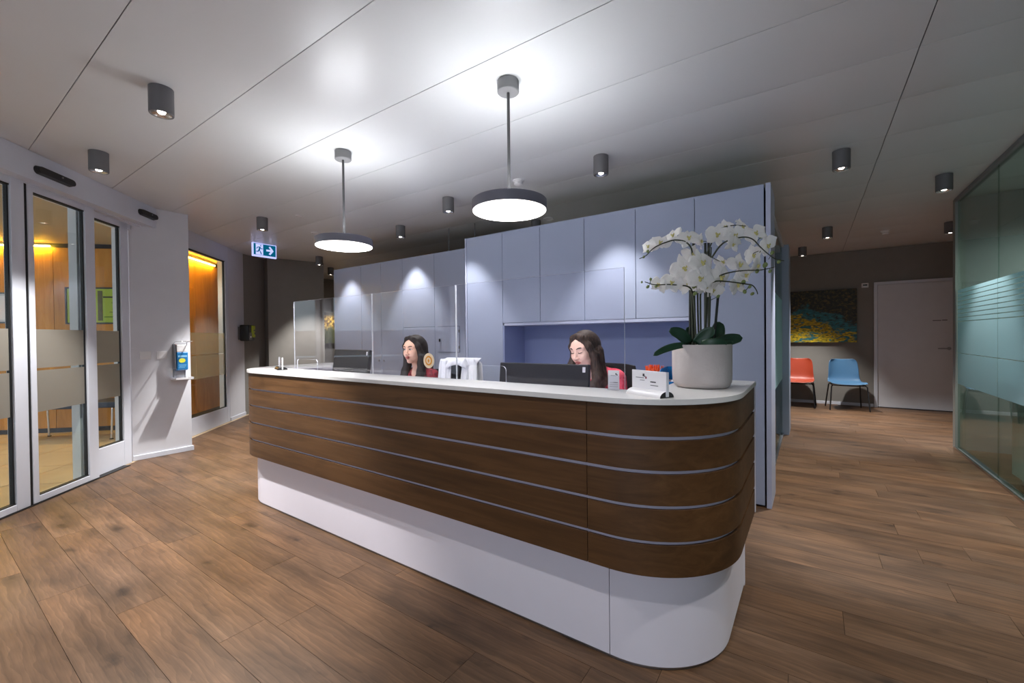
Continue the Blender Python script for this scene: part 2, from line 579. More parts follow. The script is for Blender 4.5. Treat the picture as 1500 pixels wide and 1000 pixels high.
# ------------------------------------------------------------------ ceiling: long satin metal panels
ceiling = box2('ceiling', (-10.2, -3.4, HC + 0.012), (4.2, 9.3, HC + 0.1), M['seam'])
tag(ceiling, 'satin white metal panel ceiling over the whole reception', kind='structure')
CW = 0.5665
def ceil_panel(x0, x1, y0, y1, sag=0.0045, seg=6):
    vs, fs = [], []
    g = 0.0022
    x0 += g; x1 -= g; y0 += g; y1 -= g
    for i in range(seg + 1):
        t = i / seg
        y = y0 + (y1 - y0) * t
        z = HC + 0.0 - sag * (1 - (2 * t - 1) ** 2) + sag
        vs += [(x0, y, z), (x1, y, z)]
    for i in range(seg):
        fs.append((2 * i, 2 * i + 2, 2 * i + 3, 2 * i + 1))
    b = len(vs)
    vs += [(x0, y0, HC + 0.012), (x1, y0, HC + 0.012), (x0, y1, HC + 0.012), (x1, y1, HC + 0.012)]
    e = 2 * seg
    fs += [(0, 1, b + 1, b), (e + 1, e, b + 2, b + 3), (0, b, b + 2, e), (1, e + 1, b + 3, b + 1)]
    return mesh('ceiling_panel', vs, fs, M['ceiling'], ceiling, smooth=False)
for k in range(-7, 16):
    ya = 0.561 + CW * k
    ceil_panel(-10.0, 0.43, ya, ya + CW)
    ceil_panel(0.43, 4.1, ya, ya + CW)

# ------------------------------------------------------------------ walls
def wall(name, pts, z0, z1, m, label):
    return tag(prism(name, pts, z0, z1, m), label, kind='structure')

wall('wall_back', [(-9.2, 9.08), (4.2, 9.08), (4.2, 9.28), (-9.2, 9.28)], 0, HC, M['taupe_wall'], 'taupe end wall of the hallway behind the waiting chairs')
wall('wall_far_left', [(-9.05, 4.6), (-9.05, 9.08), (-9.25, 9.08), (-9.25, 4.6)], 0, HC, M['taupe_wall'], 'taupe wall at the far end of the left corridor')
wall('wall_left', [(-7.41, 3.17), (-7.64, 3.60), (-7.43, 3.555), (-7.2, 4.42), (-9.25, 4.64), (-9.25, 4.42), (-7.80, 4.30), (-7.70, 3.40)], 0, HC, M['taupe_wall'], 'taupe wall with a projecting pier on the left beyond the entrance')
wall('wall_entrance', [on(WP, 1.03), on(WP, 1.537), on(WP, 1.537, 0.14), on(WP, 1.03, 0.14)], 0, HC, M['white_wall'], 'narrow white wall strip between tall window and taupe wall')
wall('wall_pier', [(-5.56, 1.335), (-5.56, 1.835), (-6.075, 1.835), (-6.17, 1.74), (-5.64, 1.255)], 0, HC, M['white_wall'], 'white wall pier beside the sliding door with the dispenser')
wall('wall_right', [(4.1, -3.2), (4.3, -3.2), (4.3, 9.28), (4.1, 9.28)], 0, HC, M['grey_wall'], 'wall at the far side of the glazed room')
wall('wall_room_end', [(1.27, 6.22), (4.1, 6.22), (4.1, 6.36), (1.27, 6.36)], 0, HC, M['grey_wall'], 'grey end wall of the glazed room')
wall('wall_hall_right', [(2.2, 6.36), (2.35, 6.36), (2.35, 9.08), (2.2, 9.08)], 0, HC, M['taupe_wall'], 'side wall at the end of the hallway')
for nm, pts in (('baseboard_back', [(-9.05, 9.065), (0.83, 9.065), (0.83, 9.08), (-9.05, 9.08)]),
                ('baseboard_pier', [(-5.545, 1.335), (-5.545, 1.848), (-6.06, 1.848), (-6.06, 1.835), (-5.56, 1.835), (-5.56, 1.335)]),
                ('baseboard_entrance', [on(WP, 1.03, -0.013), on(WP, 1.537, -0.013), on(WP, 1.537), on(WP, 1.03)])):
    tag(prism(nm, pts, 0, 0.05, M['frame_white'], bevel=0.003), 'low white skirting board', kind='structure')
# left-hand continuation of the entrance wall, behind the viewer
wall('wall_entrance_end', [on(A0, -4.3), on(A0, -1.35), on(A0, -1.35, 0.15), on(A0, -4.3, 0.15)], 0, HC, M['white_wall'], 'white wall continuing the entrance front behind the viewer')

# header over the sliding door, with the flat front and shallow lower lip
hdr = tag(dbox('trim_1', A0, -1.4, 1.80, 2.362, HC, -0.085, 0.2, M['frame_white']), 'white operator casing above the sliding glass door', kind='structure')
dbox('lower_lip', A0, -1.4, 1.70, 2.352, 2.362, 0.0, 0.2, M['frame_white'], hdr)
tag(dbox('trim_2', A2, -0.05, 0.47, 2.30, 2.36, 0.0, 0.12, M['frame_white']), 'white transom rail over the fixed side pane', kind='structure')
tag(dbox('trim_3', WP, -0.36, 1.04, 2.36, HC, 0.0, 0.14, M['frame_white']), 'white panel above the tall window', kind='structure')
for t0, t1, nm, zc in ((0.196, 0.527, 'wide', 2.448), (1.30, 1.555, 'short', 2.462)):
    s = thing('door_sensor', {'wide': 'wide black presence sensor bar on the white door casing', 'short': 'short black sensor pill at the right end of the white door casing'}[nm], 'sensor',
              (*on(A0, (t0 + t1) / 2, -0.085), zc), 0, None)
    w = t1 - t0; h = 0.06
    bm = bmesh.new()
    n = 12
    ring = []
    for sx in (1, -1):
        for i in range(n + 1):
            a = -math.pi / 2 + math.pi * i / n
            ring.append((sx * ((w / 2 - h / 2) + h / 2 * math.cos(a)), sx * h / 2 * math.sin(a)))
    Mx = Matrix.Rotation(ROTD, 4, 'Z')
    lo = [bm.verts.new(Mx @ Vector((x, 0.0, z))) for x, z in ring]
    hi = [bm.verts.new(Mx @ Vector((x * 0.97, 0.034, z * 0.8))) for x, z in ring]
    # local +Y after rotation points out of the room; the cover must stand into the room
    for v_ in hi: v_.co -= 2 * (Mx @ Vector((0, 0.034, 0)))
    bm.faces.new(hi)
    for i in range(len(lo)):
        bm.faces.new((lo[i], lo[(i + 1) % len(lo)], hi[(i + 1) % len(lo)], hi[i]))
    bm_obj('cover', bm, M['black_plastic'], s, smooth=30)
    bm = bmesh.new(); bm_box(bm, Mx @ Vector((w * 0.1, -0.036, 0.006)), (0.012, 0.006, 0.012), ROTD)
    bm_obj('lens', bm, M['mid_grey'], s)

# ------------------------------------------------------------------ sliding leaves, side pane, tall window
def leaf(name, base, t0, t1, z0, z1, g0, g1, gz0, gz1, label, kindname, bands, off=0.0, th=0.05, film_m='film'):
    o = bpy.data.objects.new(name, None); o.empty_display_size = 0.05
    p = base + D * t0
    o.location = (p.x, p.y, 0)
    COL.objects.link(o)
    tag(o, label, kind='structure')
    loc = Vector((p.x, p.y))
    b = base - loc
    def d(nm, a, c, za, zb, o0, o1, m, par=o, bev=0.0):
        return dbox(nm, b, a, c, za, zb, off + o0, off + o1, m, par, bev)
    d('stile', t0, g0, z0, z1, 0, th, M['frame_white'], bev=0.004)
    d('stile', g1, t1, z0, z1, 0, th, M['frame_white'], bev=0.004)
    d('bottom_rail', g0, g1, z0, gz0, 0.001, th, M['frame_white'], bev=0.004)
    d('top_rail', g0, g1, gz1, z1, 0.001, th, M['frame_white'], bev=0.004)
    pane = d('pane', g0 + .002, g1 - .002, gz0 + .002, gz1 - .002, 0.022, 0.030, M['glass'])
    s = 0.014
    d('seal', g0, g0 + s * .6, gz0, gz1, 0.015, 0.037, M['black_seal'])
    d('seal', g1 - s * .8, g1, gz0, gz1, 0.015, 0.037, M['black_seal'])
    d('seal', g0, g1, gz0, gz0 + s * .5, 0.008, 0.042, M['black_seal'])
    d('seal', g0, g1, gz1 - s * .7, gz1, 0.008, 0.042, M['black_seal'])
    for za, zb in bands:
        dbox('frosted_band', b, g0 + s, g1 - s, za, zb, off + 0.0195, off + 0.0205, M[film_m], pane)
    return o
BANDS = [(0.675, 0.985), (1.003, 1.295)]
leaf('door_1', A0, -1.25, 0.228, 0.008, 2.352, -1.16, 0.125, 0.055, 2.31, 'left sliding glass leaf, cut by the left edge of the picture', 'door', BANDS)
leaf('door_2', A0, 0.252, 0.878, 0.008, 2.352, 0.300, 0.775, 0.055, 2.31, 'right sliding glass leaf beside the fixed side pane', 'door', BANDS)
tag(dbox('trim_4', A0, 0.228, 0.252, 0.0, 2.352, 0.006, 0.045, M['black_seal']), 'black brush seal between the two sliding leaves', kind='structure')
leaf('window_1', A2, -0.06, 0.425, 0.0, 2.352, 0.0, 0.325, 0.24, 2.298, 'narrow fixed side pane between sliding door and white pier', 'window', BANDS)
leaf('window_2', WP, -0.345, 1.03, 0.0, 2.36, -0.27, 0.945, 0.225, 2.345, 'tall fixed window with frosted bands beyond the white pier', 'window', [(0.70, 1.0), (1.012, 1.297)], film_m='film_thin')
tag(dbox('trim_5', A0, -1.3, 1.25, -0.004, 0.006, -0.01, 0.06, M['black_seal']), 'black threshold strip under the sliding door', kind='structure')

# ------------------------------------------------------------------ vestibule behind the glass
vest = box2('floor_vestibule', (-10.2, -3.0, -0.0095), (-9.9, -2.9, -0.009), M['grout'])
bpy.data.objects.remove(vest, do_unlink=True)
poly = clip([(-10.0, -2.5), (-3.0, -2.5), (-3.0, 4.4), (-10.0, 4.4)], -1, -1, -4.175)
vfloor = prism('floor_vestibule', poly, -0.0099, -0.006, M['grout'])
tag(vfloor, 'beige tiled floor of the vestibule behind the glass door', kind='structure')
T = 0.6
O = A0 + NOUT * 0.04
for i in range(0, 9):
    for j in range(-6, 9):
        c = [O + NOUT * (i * T) + D * (j * T + 0.21)]
        c = [c[0], c[0] + NOUT * T, c[0] + NOUT * T + D * T, c[0] + D * T]
        cen = (c[0] + c[2]) / 2
        if cen.x < -9.7 or cen.y > 4.0 or cen.y < -1.8: continue
        sh = [cen + (q - cen) * 0.988 for q in c]
        v_, f_ = slab_geo([[(q.x, q.y) for q in sh]], -0.006, -0.001)
        mesh('tile', v_, f_, M['tile'], vfloor)
vc = prism('ceiling_vestibule', clip([(-10.0, -2.5), (-3.0, -2.5), (-3.0, 4.4), (-10.0, 4.4)], -1, -1, -4.40), 2.50, 2.54, mat('beige ceiling', (176, 158, 130), 0.8, noise=0.02))
tag(vc, 'low beige ceiling of the vestibule', kind='structure')
# oak clad wall across the vestibule: x - y = -9.39
E1 = Vector((math.sqrt(.5), math.sqrt(.5)))
WA = Vector((-9.60, -0.21))
def clad(name, p0, dirv, n_in, length, widths, z1, label):
    rot = math.atan2(dirv.y, dirv.x)
    c = p0 + dirv * length / 2 - n_in * 0.06
    w = box(name, (c.x, c.y, HC / 2), (length, 0.08, HC), M['gap'], rotz=rot)
    tag(w, label, kind='structure')
    t = 0
    for wd in widths:
        q = p0 + dirv * (t + wd / 2) - n_in * 0.009
        box('oak_panel', (q.x, q.y, (0.06 + z1) / 2), (wd - 0.006, 0.018, z1 - 0.06), M['oak_panel'], w, rotz=rot)
        t += wd
    q = p0 + dirv * length / 2 - n_in * 0.012
    box('plinth', (q.x, q.y, 0.03), (length, 0.015, 0.06), M['black_plastic'], w, rotz=rot)
    return w
NA = Vector((math.sqrt(.5), -math.sqrt(.5)))
clad('wall_vestibule', WA, E1, NA, 3.25, [0.65, 1.34, 1.26], 2.44, 'amber oak panelled wall of the vestibule')
WB = Vector((-7.30, 2.09))
clad('wall_vestibule_end', Vector((-7.22, 2.01)), D, Vector((math.sqrt(.5), math.sqrt(.5))), 2.6, [0.95, 0.95, 0.70], 2.44, 'amber oak panelled wall behind the tall window')
for nm, p0, dirv, n_in, L, lab in (('led_strip', WA, E1, NA, 1.98, 'warm glowing cove light along the top of the vestibule oak wall'),
                                 ('led_strip', Vector((-7.22, 2.01)) + D * 0.15, D, Vector((math.sqrt(.5), math.sqrt(.5))), 1.35, 'warm glowing cove light over the oak behind the tall window')):
    q = p0 + dirv * L / 2 + n_in * 0.03
    s = thing(nm, lab, 'light', (q.x, q.y, 2.452), math.atan2(dirv.y, dirv.x))
    box('diffuser', (0, 0, 0), (L, 0.02, 0.014), M['led_warm'], s)
    box('rail', (0, 0, 0.014), (L, 0.03, 0.012), M['frame_white'], s)
tag(dbox('trim_8', A0, 1.385, 1.47, 0, 2.5, 0.17, 0.20, M['white_wall']), 'white reveal of the pier behind the fixed side pane', kind='structure')
# white post just behind the right leaf
tag(dbox('trim_6', A0, 0.765, 0.925, 0, 2.5, 0.06, 0.12, M['white_wall']), 'white post standing right behind the right sliding leaf', kind='structure')

# ------------------------------------------------------------------ ceiling downlights
def downlight():
    o = thing('ceiling_downlight', 'x', 'light', (0, 0, HC))
    lathe('housing', [(0.0, 0.0), (0.056, 0.0), (0.056, -0.136), (0.0545, -0.14), (0.049, -0.14), (0.047, -0.128), (0.0, -0.126)][::-1], M['dark_grey'], o, n=28)
    lathe('reflector', [(0.046, -0.137), (0.030, -0.128), (0.0, -0.1275)], M['chrome'], o, n=24)
    lathe('bulb', [(0.0, -0.134), (0.015, -0.133), (0.018, -0.1285)], M['bulb'], o, n=16)
    ld = bpy.data.lights.new('bulb_light', 'SPOT')
    ld.energy = DL_POWER
    ld.spot_size = R(74)
    ld.spot_blend = 0.55
    ld.shadow_soft_size = 0.022
    ld.color = (1.0, 0.955, 0.905)
    lo = bpy.data.objects.new('bulb_light', ld)
    lo.location = (0, 0, -0.145)
    link(lo, o)
    return o
M['bulb'] = emis('lit bulb', (255, 246, 232), 5.0)
DLS = [(-2.889, 0.842, 'large grey cylinder downlight nearest the viewer, left of the pendants'),
       (-4.222, 0.857, 'grey cylinder downlight above the sliding door, near its casing'),
       (-1.309, 3.086, 'grey cylinder downlight just right of the right pendant disc, before the upper cupboards'),
       (-2.912, 3.111, 'grey cylinder downlight between the two pendants, before the tall cupboards'),
       (-4.106, 3.537, 'grey cylinder downlight close to the right of the left pendant disc'),
       (-5.053, 2.370, 'grey cylinder downlight right above the lit exit sign'),
       (-6.709, 4.043, 'grey cylinder downlight at the top of the dark taupe wall, left of the cupboards'),
       (-7.570, 4.796, 'dim small grey cylinder downlight at the left end of the cupboards, in the far corridor'),
       (-2.655, 4.327, 'grey cylinder downlight mostly hidden behind the top of the cupboards'),
       (0.189, 4.066, 'grey cylinder downlight in the hallway nearest the viewer'),
       (0.950, 5.219, 'grey cylinder downlight next to the top rail of the right glass wall'),
       (0.175, 6.875, 'grey cylinder downlight in the middle of the hallway, far back'),
       (1.418, 7.487, 'grey cylinder downlight half cut off by the end post of the glass wall'),
       (-0.109, 8.198, 'farthest small grey cylinder downlight, above the painting in the hallway'),
       (-5.45, 3.50, 'grey cylinder downlight hidden behind the left pendant disc'),
       (-8.62, 5.75, 'downlight in the far corridor, hidden behind the left end of the cupboards'),
       (0.62, 1.45, 'added unseen cylinder downlight outside the picture, lighting the near hallway floor'),  # this and the next: added out of view to brighten orchid and hallway floor
       (0.97, 2.50, 'added unseen cylinder downlight outside the picture, beside the right glass wall'),
       (-1.50, 0.66, 'added cylinder downlight, unseen above the upper picture edge, lighting the counter middle'),  # this and the next: added out of view to light the counter front
       (-0.20, 0.66, 'added cylinder downlight, unseen above the upper picture edge, lighting the rounded counter end')]
proto = downlight()
for i, (x, y, lb) in enumerate(DLS):
    o = proto if i == 0 else copy_tree(proto)
    o.location = (x, y, HC)
    tag(o, lb, 'light', 'cylinder downlights on the ceiling')
    # lamp power set by place: before the cupboards, in front of the counter, by the entrance
    p = 0.36 if 3.0 < y < 3.7 and x < -1 else (0.25 if 0.5 < y < 0.7 else (1.2 if x < -4 and y < 1 else (2.1 if y < 1.0 else (0.55 if x < -8 or (x > 0.9 and y < 6) else (0.3 if x > 0.1 and y < 2 else (1.3 if y > 4.0 else 1.0))))))
    if p != 1.0:
        lamp = [c for c in o.children if c.type == 'LIGHT'][0]
        lamp.data = lamp.data.copy()
        lamp.data.energy = DL_POWER * p
        if y < 0.7: lamp.data.spot_size = R(104); lamp.data.spot_blend = 1.0
        if y < 1.0: lamp.data.color = (1.0, 0.98, 0.96)

# ------------------------------------------------------------------ pendants
def pendant():
    o = thing('pendant_lamp', 'x', 'light', (0, 0, HC))
    lathe('canopy', [(0, -0.062), (0.054, -0.062), (0.058, -0.058), (0.058, -0.004), (0.056, 0.0), (0, 0.0)], M['mid_grey'], o, n=32)
    tube('rod', [(0, 0, -0.06), (0, 0, -0.62)], 0.008, M['rod_grey'], o, n=12)
    # drum: open below, diffuser set just inside; a bright ring on top lights the ceiling
    bot = -0.690
    lathe('shade', [(0.190, bot + 0.004), (0.197, bot), (0.2, bot + 0.004), (0.2, bot + 0.050), (0.196, bot + 0.054), (0.187, bot + 0.054), (0.187, bot + 0.040), (0.07, bot + 0.040), (0.07, bot + 0.070), (0.012, bot + 0.074)], M['pend_grey'], o, n=64, angle=40)
    lathe('diffuser', [(0.0, bot + 0.004), (0.178, bot + 0.006), (0.191, bot + 0.012)], M['pend_down'], o, n=64)
    lathe('upper_diffuser', [(0.186, bot + 0.044), (0.075, bot + 0.068)], M['pend_up'], o, n=64)
    lathe('diffuser_rim', [(0.190, bot + 0.012), (0.192, bot - 0.004), (0.196, bot - 0.004), (0.197, bot + 0.004)], M['pend_rim'], o, n=64)
    return o
M['rod_grey'] = mat('dark rod paint', (78, 77, 78), 0.5, noise=0.02)
M['pend_down'] = emis('pendant diffuser', (250, 251, 252), PEND_DOWN)
M['pend_up'] = emis('pendant upper diffuser', (247, 250, 255), PEND_UP)
M['pend_rim'] = mat('milky acrylic rim', (235, 232, 230), 0.4, noise=0.01, emit=(255, 250, 244), estr=0.7)
pp = pendant()
for i, (x, y, lb) in enumerate([(-1.325, 1.89, 'round disc pendant lamp over the middle of the counter, the larger right one'),
                                (-2.80, 1.885, 'round disc pendant lamp over the left end of the counter, the smaller one')]):
    o = pp if i == 0 else copy_tree(pp)
    o.location = (x, y, HC)
    tag(o, lb, 'light', 'disc pendants over the counter')

# ------------------------------------------------------------------ small ceiling fittings
def at_c(x, y): return (x, y, HC)
s = thing('smoke_detector', 'white smoke detector hanging right beside the right pendant rod', 'detector', at_c(-2.092, 3.125), 0, 'smoke detectors')
lathe('base', [(0, -0.014), (0.046, -0.014), (0.05, -0.01), (0.05, 0)], M['white_plastic'], s, n=28)
lathe('sensing_head', [(0, -0.05), (0.026, -0.048), (0.036, -0.04), (0.038, -0.030), (0.033, -0.026), (0.042, -0.018), (0.042, -0.013)], M['white_plastic'], s, n=28)
for (x, y, lb) in [(0.819, 7.59, 'flat white smoke detector on the far hallway ceiling')]:
    q = copy_tree(s); q.location = at_c(x, y); q['label'] = lb
s = thing('ceiling_speaker', 'flat white disc fitting on the ceiling between the exit sign and the left pendant', 'ceiling fitting', at_c(-5.226, 3.113), 0, 'flat ceiling discs')
lathe('ring', [(0.045, -0.006), (0.05, -0.010), (0.058, -0.008), (0.061, 0.0)], M['white_plastic'], s, n=28)
lathe('grille', [(0, -0.007), (0.046, -0.005)], M['white_plastic'], s, n=28)
q = copy_tree(s); q.location = at_c(-2.49, 4.34); q['label'] = 'small flat ring fitting on the ceiling right of the right pendant disc'
q = copy_tree(s); q.location = at_c(-4.65, 2.571); q['label'] = 'small dark slotted disc on the ceiling above and left of the left pendant'; q.scale = (.6, .6, .6)

# ------------------------------------------------------------------ exit sign
M['exit_blue'] = emis('exit sign teal', (8, 96, 128), 0.16)
M['exit_white'] = emis('exit sign white', (188, 194, 255), 0.22)
ex = thing('exit_sign', 'lit blue and white exit sign with running figure and arrow pointing right', 'sign', (-6.41, 3.035, HC), 0)
# faces +X; u runs along +Y, v along +Z
EW, EH = 0.33, 0.19
box2('housing', (-0.03, -EW / 2, -EH), (0.0, EW / 2, 0.0), M['exit_white'], ex, bevel=0.004)
def sg(nm, pts, m, o=0.0015):
    return mesh(nm, [(o, -EW / 2 + u * EW, -EH + v * EH) for u, v in pts], [list(range(len(pts)))], m, ex)
sg('panel', [(0.045, 0.12), (0.96, 0.12), (0.96, 0.955), (0.045, 0.955)], M['exit_blue'], 0.001)
sg('doorway', [(0.13, 0.14), (0.43, 0.14), (0.43, 0.93), (0.13, 0.93)], M['exit_white'], 0.002)
fig = [[(0.31, 0.80), (0.345, 0.77), (0.36, 0.82), (0.345, 0.87), (0.315, 0.87)],
       [(0.27, 0.75), (0.33, 0.73), (0.30, 0.45), (0.235, 0.50)],
       [(0.245, 0.52), (0.30, 0.45), (0.345, 0.36), (0.375, 0.18), (0.335, 0.18), (0.305, 0.32)],
       [(0.235, 0.52), (0.275, 0.46), (0.235, 0.34), (0.135, 0.34), (0.135, 0.39), (0.205, 0.41)],
       [(0.32, 0.72), (0.335, 0.67), (0.385, 0.62), (0.42, 0.66), (0.415, 0.60), (0.375, 0.56), (0.315, 0.62)],
       [(0.275, 0.74), (0.28, 0.69), (0.215, 0.66), (0.175, 0.56), (0.145, 0.58), (0.19, 0.71)]]
vs, fs = [], []
for pgon in fig:
    b = len(vs)
    vs += [(0.003, -EW / 2 + u * EW, -EH + v * EH) for u, v in pgon]
    fs.append(list(range(b, b + len(pgon))))
mesh('running_figure', vs, fs, M['exit_blue'], ex)
sg('arrow', [(0.56, 0.47), (0.74, 0.47), (0.66, 0.28), (0.73, 0.22), (0.87, 0.54), (0.73, 0.86), (0.66, 0.80), (0.74, 0.61), (0.56, 0.61)], M['exit_white'], 0.002)

# ------------------------------------------------------------------ reception counter
XR, XL, YF, YE, YEL = -0.22, -3.655, 1.457, 2.300, 2.42
ZG = [0.362, 0.479, 0.603, 0.725, 0.843, 0.962]
def outline(xl, xr, yf, r, yl, yr, n=20):
    pts = [(xl, yl)]
    for i in range(n + 1):
        a = math.pi + (math.pi / 2) * i / n
        pts.append((xl + r + r * math.cos(a), yf + r + r * math.sin(a)))
    m_ = 18
    for i in range(1, m_):
        pts.append((xl + r + (xr - xl - 2 * r) * i / m_, yf))
    for i in range(n + 1):
        a = -math.pi / 2 + (math.pi / 2) * i / n
        pts.append((xr - r + r * math.cos(a), yf + r + r * math.sin(a)))
    pts.append((xr, yr))
    return pts
def strip(name, pts, th, z0, z1, m, parent, bevel=0.0012):
    """upright band following pts, thickness th to the inside (left of travel is inside)"""
    inn = []
    for i, p in enumerate(pts):
        a = Vector(pts[max(i - 1, 0)]); b = Vector(pts[min(i + 1, len(pts) - 1)])
        t = (b - a).normalized()
        inn.append((p[0] - t.y * th, p[1] + t.x * th))
    bm = bmesh.new()
    n = len(pts)
    L = [[bm.verts.new((x, y, z)) for x, y in q] for q, z in ((pts, z0), (pts, z1), (inn, z1), (inn, z0))]
    for a, b in ((0, 1), (1, 2), (2, 3), (3, 0)):
        for i in range(n - 1):
            bm.faces.new((L[a][i], L[a][i + 1], L[b][i + 1], L[b][i]))
    bm.faces.new([L[k][0] for k in range(4)]); bm.faces.new([L[k][-1] for k in (3, 2, 1, 0)])
    return bm_obj(name, bm, m, parent, smooth=30)
def cut(pts, x0, x1, last):
    """part of the outline; the first piece ends at x0 on the front run, the second begins there"""
    front = [i for i, p in enumerate(pts) if abs(p[1] - min(q[1] for q in pts)) < 1e-6]
    yf = min(q[1] for q in pts)
    k = max(i for i in front if pts[i][0] <= x0)
    if not last:
        return pts[:k + 1] + [(x0 - 0.0015, yf)]
    return [(x0 + 0.0015, yf)] + pts[k + 1:]
ct = thing('reception_counter', 'long rounded reception counter with brown oak bands, white base and white top', 'counter', (-1.9, 1.9, 0))
def loc(o):
    """a child built in world coordinates: shift back under its thing"""
    o.location = Vector(o.location) - Vector(o.parent.location)
    return o
wpts = outline(XL, XR, YF, 0.385, YEL, YE)
for k in range(5):
    z0 = ZG[k] + (0.007 if k else 0.0); z1 = ZG[k + 1] - 0.007
    if k == 4: z1 = 0.958
    loc(strip('wood_band', cut(wpts, -0.683, 0, False), 0.018, z0, z1, M['counter_wood'], ct))
    loc(strip('wood_band', cut(wpts, -0.683, 0, True), 0.018, z0, z1, M['counter_wood'], ct))
bpts = outline(XL + 0.012, XR - 0.012, YF + 0.012, 0.373, YEL, YE)
loc(strip('band_backing', bpts, 0.012, 0.364, 0.960, M['slab_edge'], ct))
ipts = outline(XL + 0.045, XR - 0.045, YF + 0.05, 0.34, YEL, YE)
loc(strip('base_panel', cut(ipts, -0.620, 0, False), 0.02, 0.012, 0.366, M['base_white'], ct))
loc(strip('base_panel', cut(ipts, -0.620, 0, True), 0.02, 0.012, 0.366, M['base_white'], ct))
kpts = outline(XL + 0.05, XR - 0.05, YF + 0.055, 0.335, YEL, YE)
loc(strip('plinth_strip', kpts, 0.015, 0.0, 0.013, M['steel'], ct))
# soffit closing the overhang between bands and base
loc(strip('soffit', bpts, 0.05, 0.366, 0.372, M['slab_edge'], ct))
# top: front shelf with the two side wings
tpts = outline(XL - 0.01, XR + 0.008, YF - 0.010, 0.395, YEL, YE)
top_poly = tpts + [(-0.52, YE), (-0.52, 1.712), (-0.535, 1.697), (-3.33, 1.697), (-3.345, 1.712), (-3.345, YEL)]
loc(prism('countertop', top_poly, 0.961, 0.980, M['slab'], ct, bevel=0.0025))
loc(strip('top_edge_shadow_gap', outline(XL + 0.004, XR - 0.004, YF + 0.004, 0.381, YEL, YE), 0.014, 0.9575, 0.9612, M['seam'], ct))
loc(box2('end_panel', (-0.52, YE, 0.362), (-0.2165, YE + 0.016, 0.979), M['base_white'], ct, bevel=0.002))
loc(box2('end_panel', (-0.52, YE, 0.0), (-0.263, YE + 0.016, 0.362), M['base_white'], ct, bevel=0.002))
loc(box2('inner_panel', (-0.52, 1.72, 0.0), (-0.505, YE, 0.96), M['base_white'], ct))
loc(box2('inner_panel', (-3.30, 1.66, 0.0), (-0.52, 1.675, 0.96), M['base_white'], ct))
dk = thing('reception_desk', 'white work desk standing inside the counter, below its raised top', 'desk', (-2.0, 2.1, 0))
loc(box2('desk_top', (-3.30, 1.715, 0.715), (-0.86, 2.36, 0.74), M['base_white'], dk, bevel=0.002))
for x in (-3.26, -2.05, -0.92):
    loc(box2('leg_panel', (x, 1.74, 0.0), (x + 0.03, 2.32, 0.715), M['base_white'], dk))
sb = thing('side_table', 'white side unit right of the seated woman in pink, carrying the blue trays', 'table', (-0.66, 2.55, 0))
loc(box2('table_top', (-0.84, 2.34, 0.715), (-0.42, 2.80, 0.74), M['base_white'], sb, bevel=0.002))
loc(box2('body', (-0.82, 2.36, 0.0), (-0.44, 2.78, 0.715), M['base_white'], sb))

# ------------------------------------------------------------------ acrylic screens on the counter
def screen(name, x0, x1, label, notch=None, zt=1.477, zb=0.980):
    y0, y1 = 1.690, 1.696
    o = thing(name, label, 'screen', ((x0 + x1) / 2, 1.693, zb), 0, 'clear acrylic screens on the counter')
    pts = [(x0, zb), (x1, zb), (x1, zt), (x0, zt)]
    if notch:
        a, b, h = notch
        r = 0.022
        arc1 = [(a + r - r * math.cos(t), h - r + r * math.sin(t)) for t in [math.pi / 2 * i / 6 for i in range(7)]]
        arc2 = [(b - r + r * math.sin(t), h - r + r * math.cos(t)) for t in [math.pi / 2 * i / 6 for i in range(7)]]
        pts = [(x0, zb), (a, zb)] + arc1 + arc2 + [(b, zb), (x1, zb), (x1, zt), (x0, zt)]
    n = len(pts)
    vs = [(x, y0, z) for x, z in pts] + [(x, y1, z) for x, z in pts]
    bm = bmesh.new()
    vv = [bm.verts.new(v) for v in vs]
    bm.faces.new(vv[:n]); bm.faces.new(vv[n:][::-1])
    loc(bm_obj('pane', bm, M['acrylic'], o))
    fs = [(i, (i + 1) % n, n + (i + 1) % n, n + i) for i in range(n)]
    loc(mesh('edge_shine', vs, fs, M['acrylic_edge_shine'], o))  # edge shine painted as a white rim
    return o
sc1 = screen('acrylic_screen', -3.150, -2.240, 'clear acrylic screen at the left end of the counter, with a low pass-through', notch=(-3.114, -2.85, 1.054))
sc2 = screen('acrylic_screen', -2.235, -1.541, 'clear acrylic screen in the middle with the orange round sticker')
sc3 = screen('acrylic_screen', -1.536, -0.622, 'clear acrylic screen in front of the right monitor, with a pass-through at its left', notch=(-1.462, -1.217, 1.058))
# round sticker
M['st_cream'] = mat('cream sticker', (238, 214, 182), 0.6, noise=0.02)
M['st_orange'] = mat('orange sticker print', (226, 150, 40), 0.6, noise=0.02)
def disc(nm, c, r, m, par, y, n=28, squash=1.0):
    return loc(mesh(nm, [(c[0] + r * math.cos(2 * math.pi * i / n), y, c[1] + r * squash * math.sin(2 * math.pi * i / n)) for i in range(n)], [list(range(n))], m, par))
cx, cz = -1.742, 1.073
lab = disc('round_sticker', (cx, cz), 0.042, M['st_cream'], sc2, 1.6888); lab['label'] = 'round cream sticker with an orange ring and a person symbol'
disc('sticker_ring', (cx, cz), 0.027, M['st_orange'], sc2, 1.6882)
disc('sticker_centre', (cx, cz), 0.018, M['st_cream'], sc2, 1.6877)
loc(mesh('sticker_symbol', [(cx, 1.6872, cz + 0.012), (cx + .008, 1.6872, cz), (cx, 1.6872, cz - .013), (cx - .008, 1.6872, cz)], [(0, 1, 2, 3)], M['st_orange'], sc2))

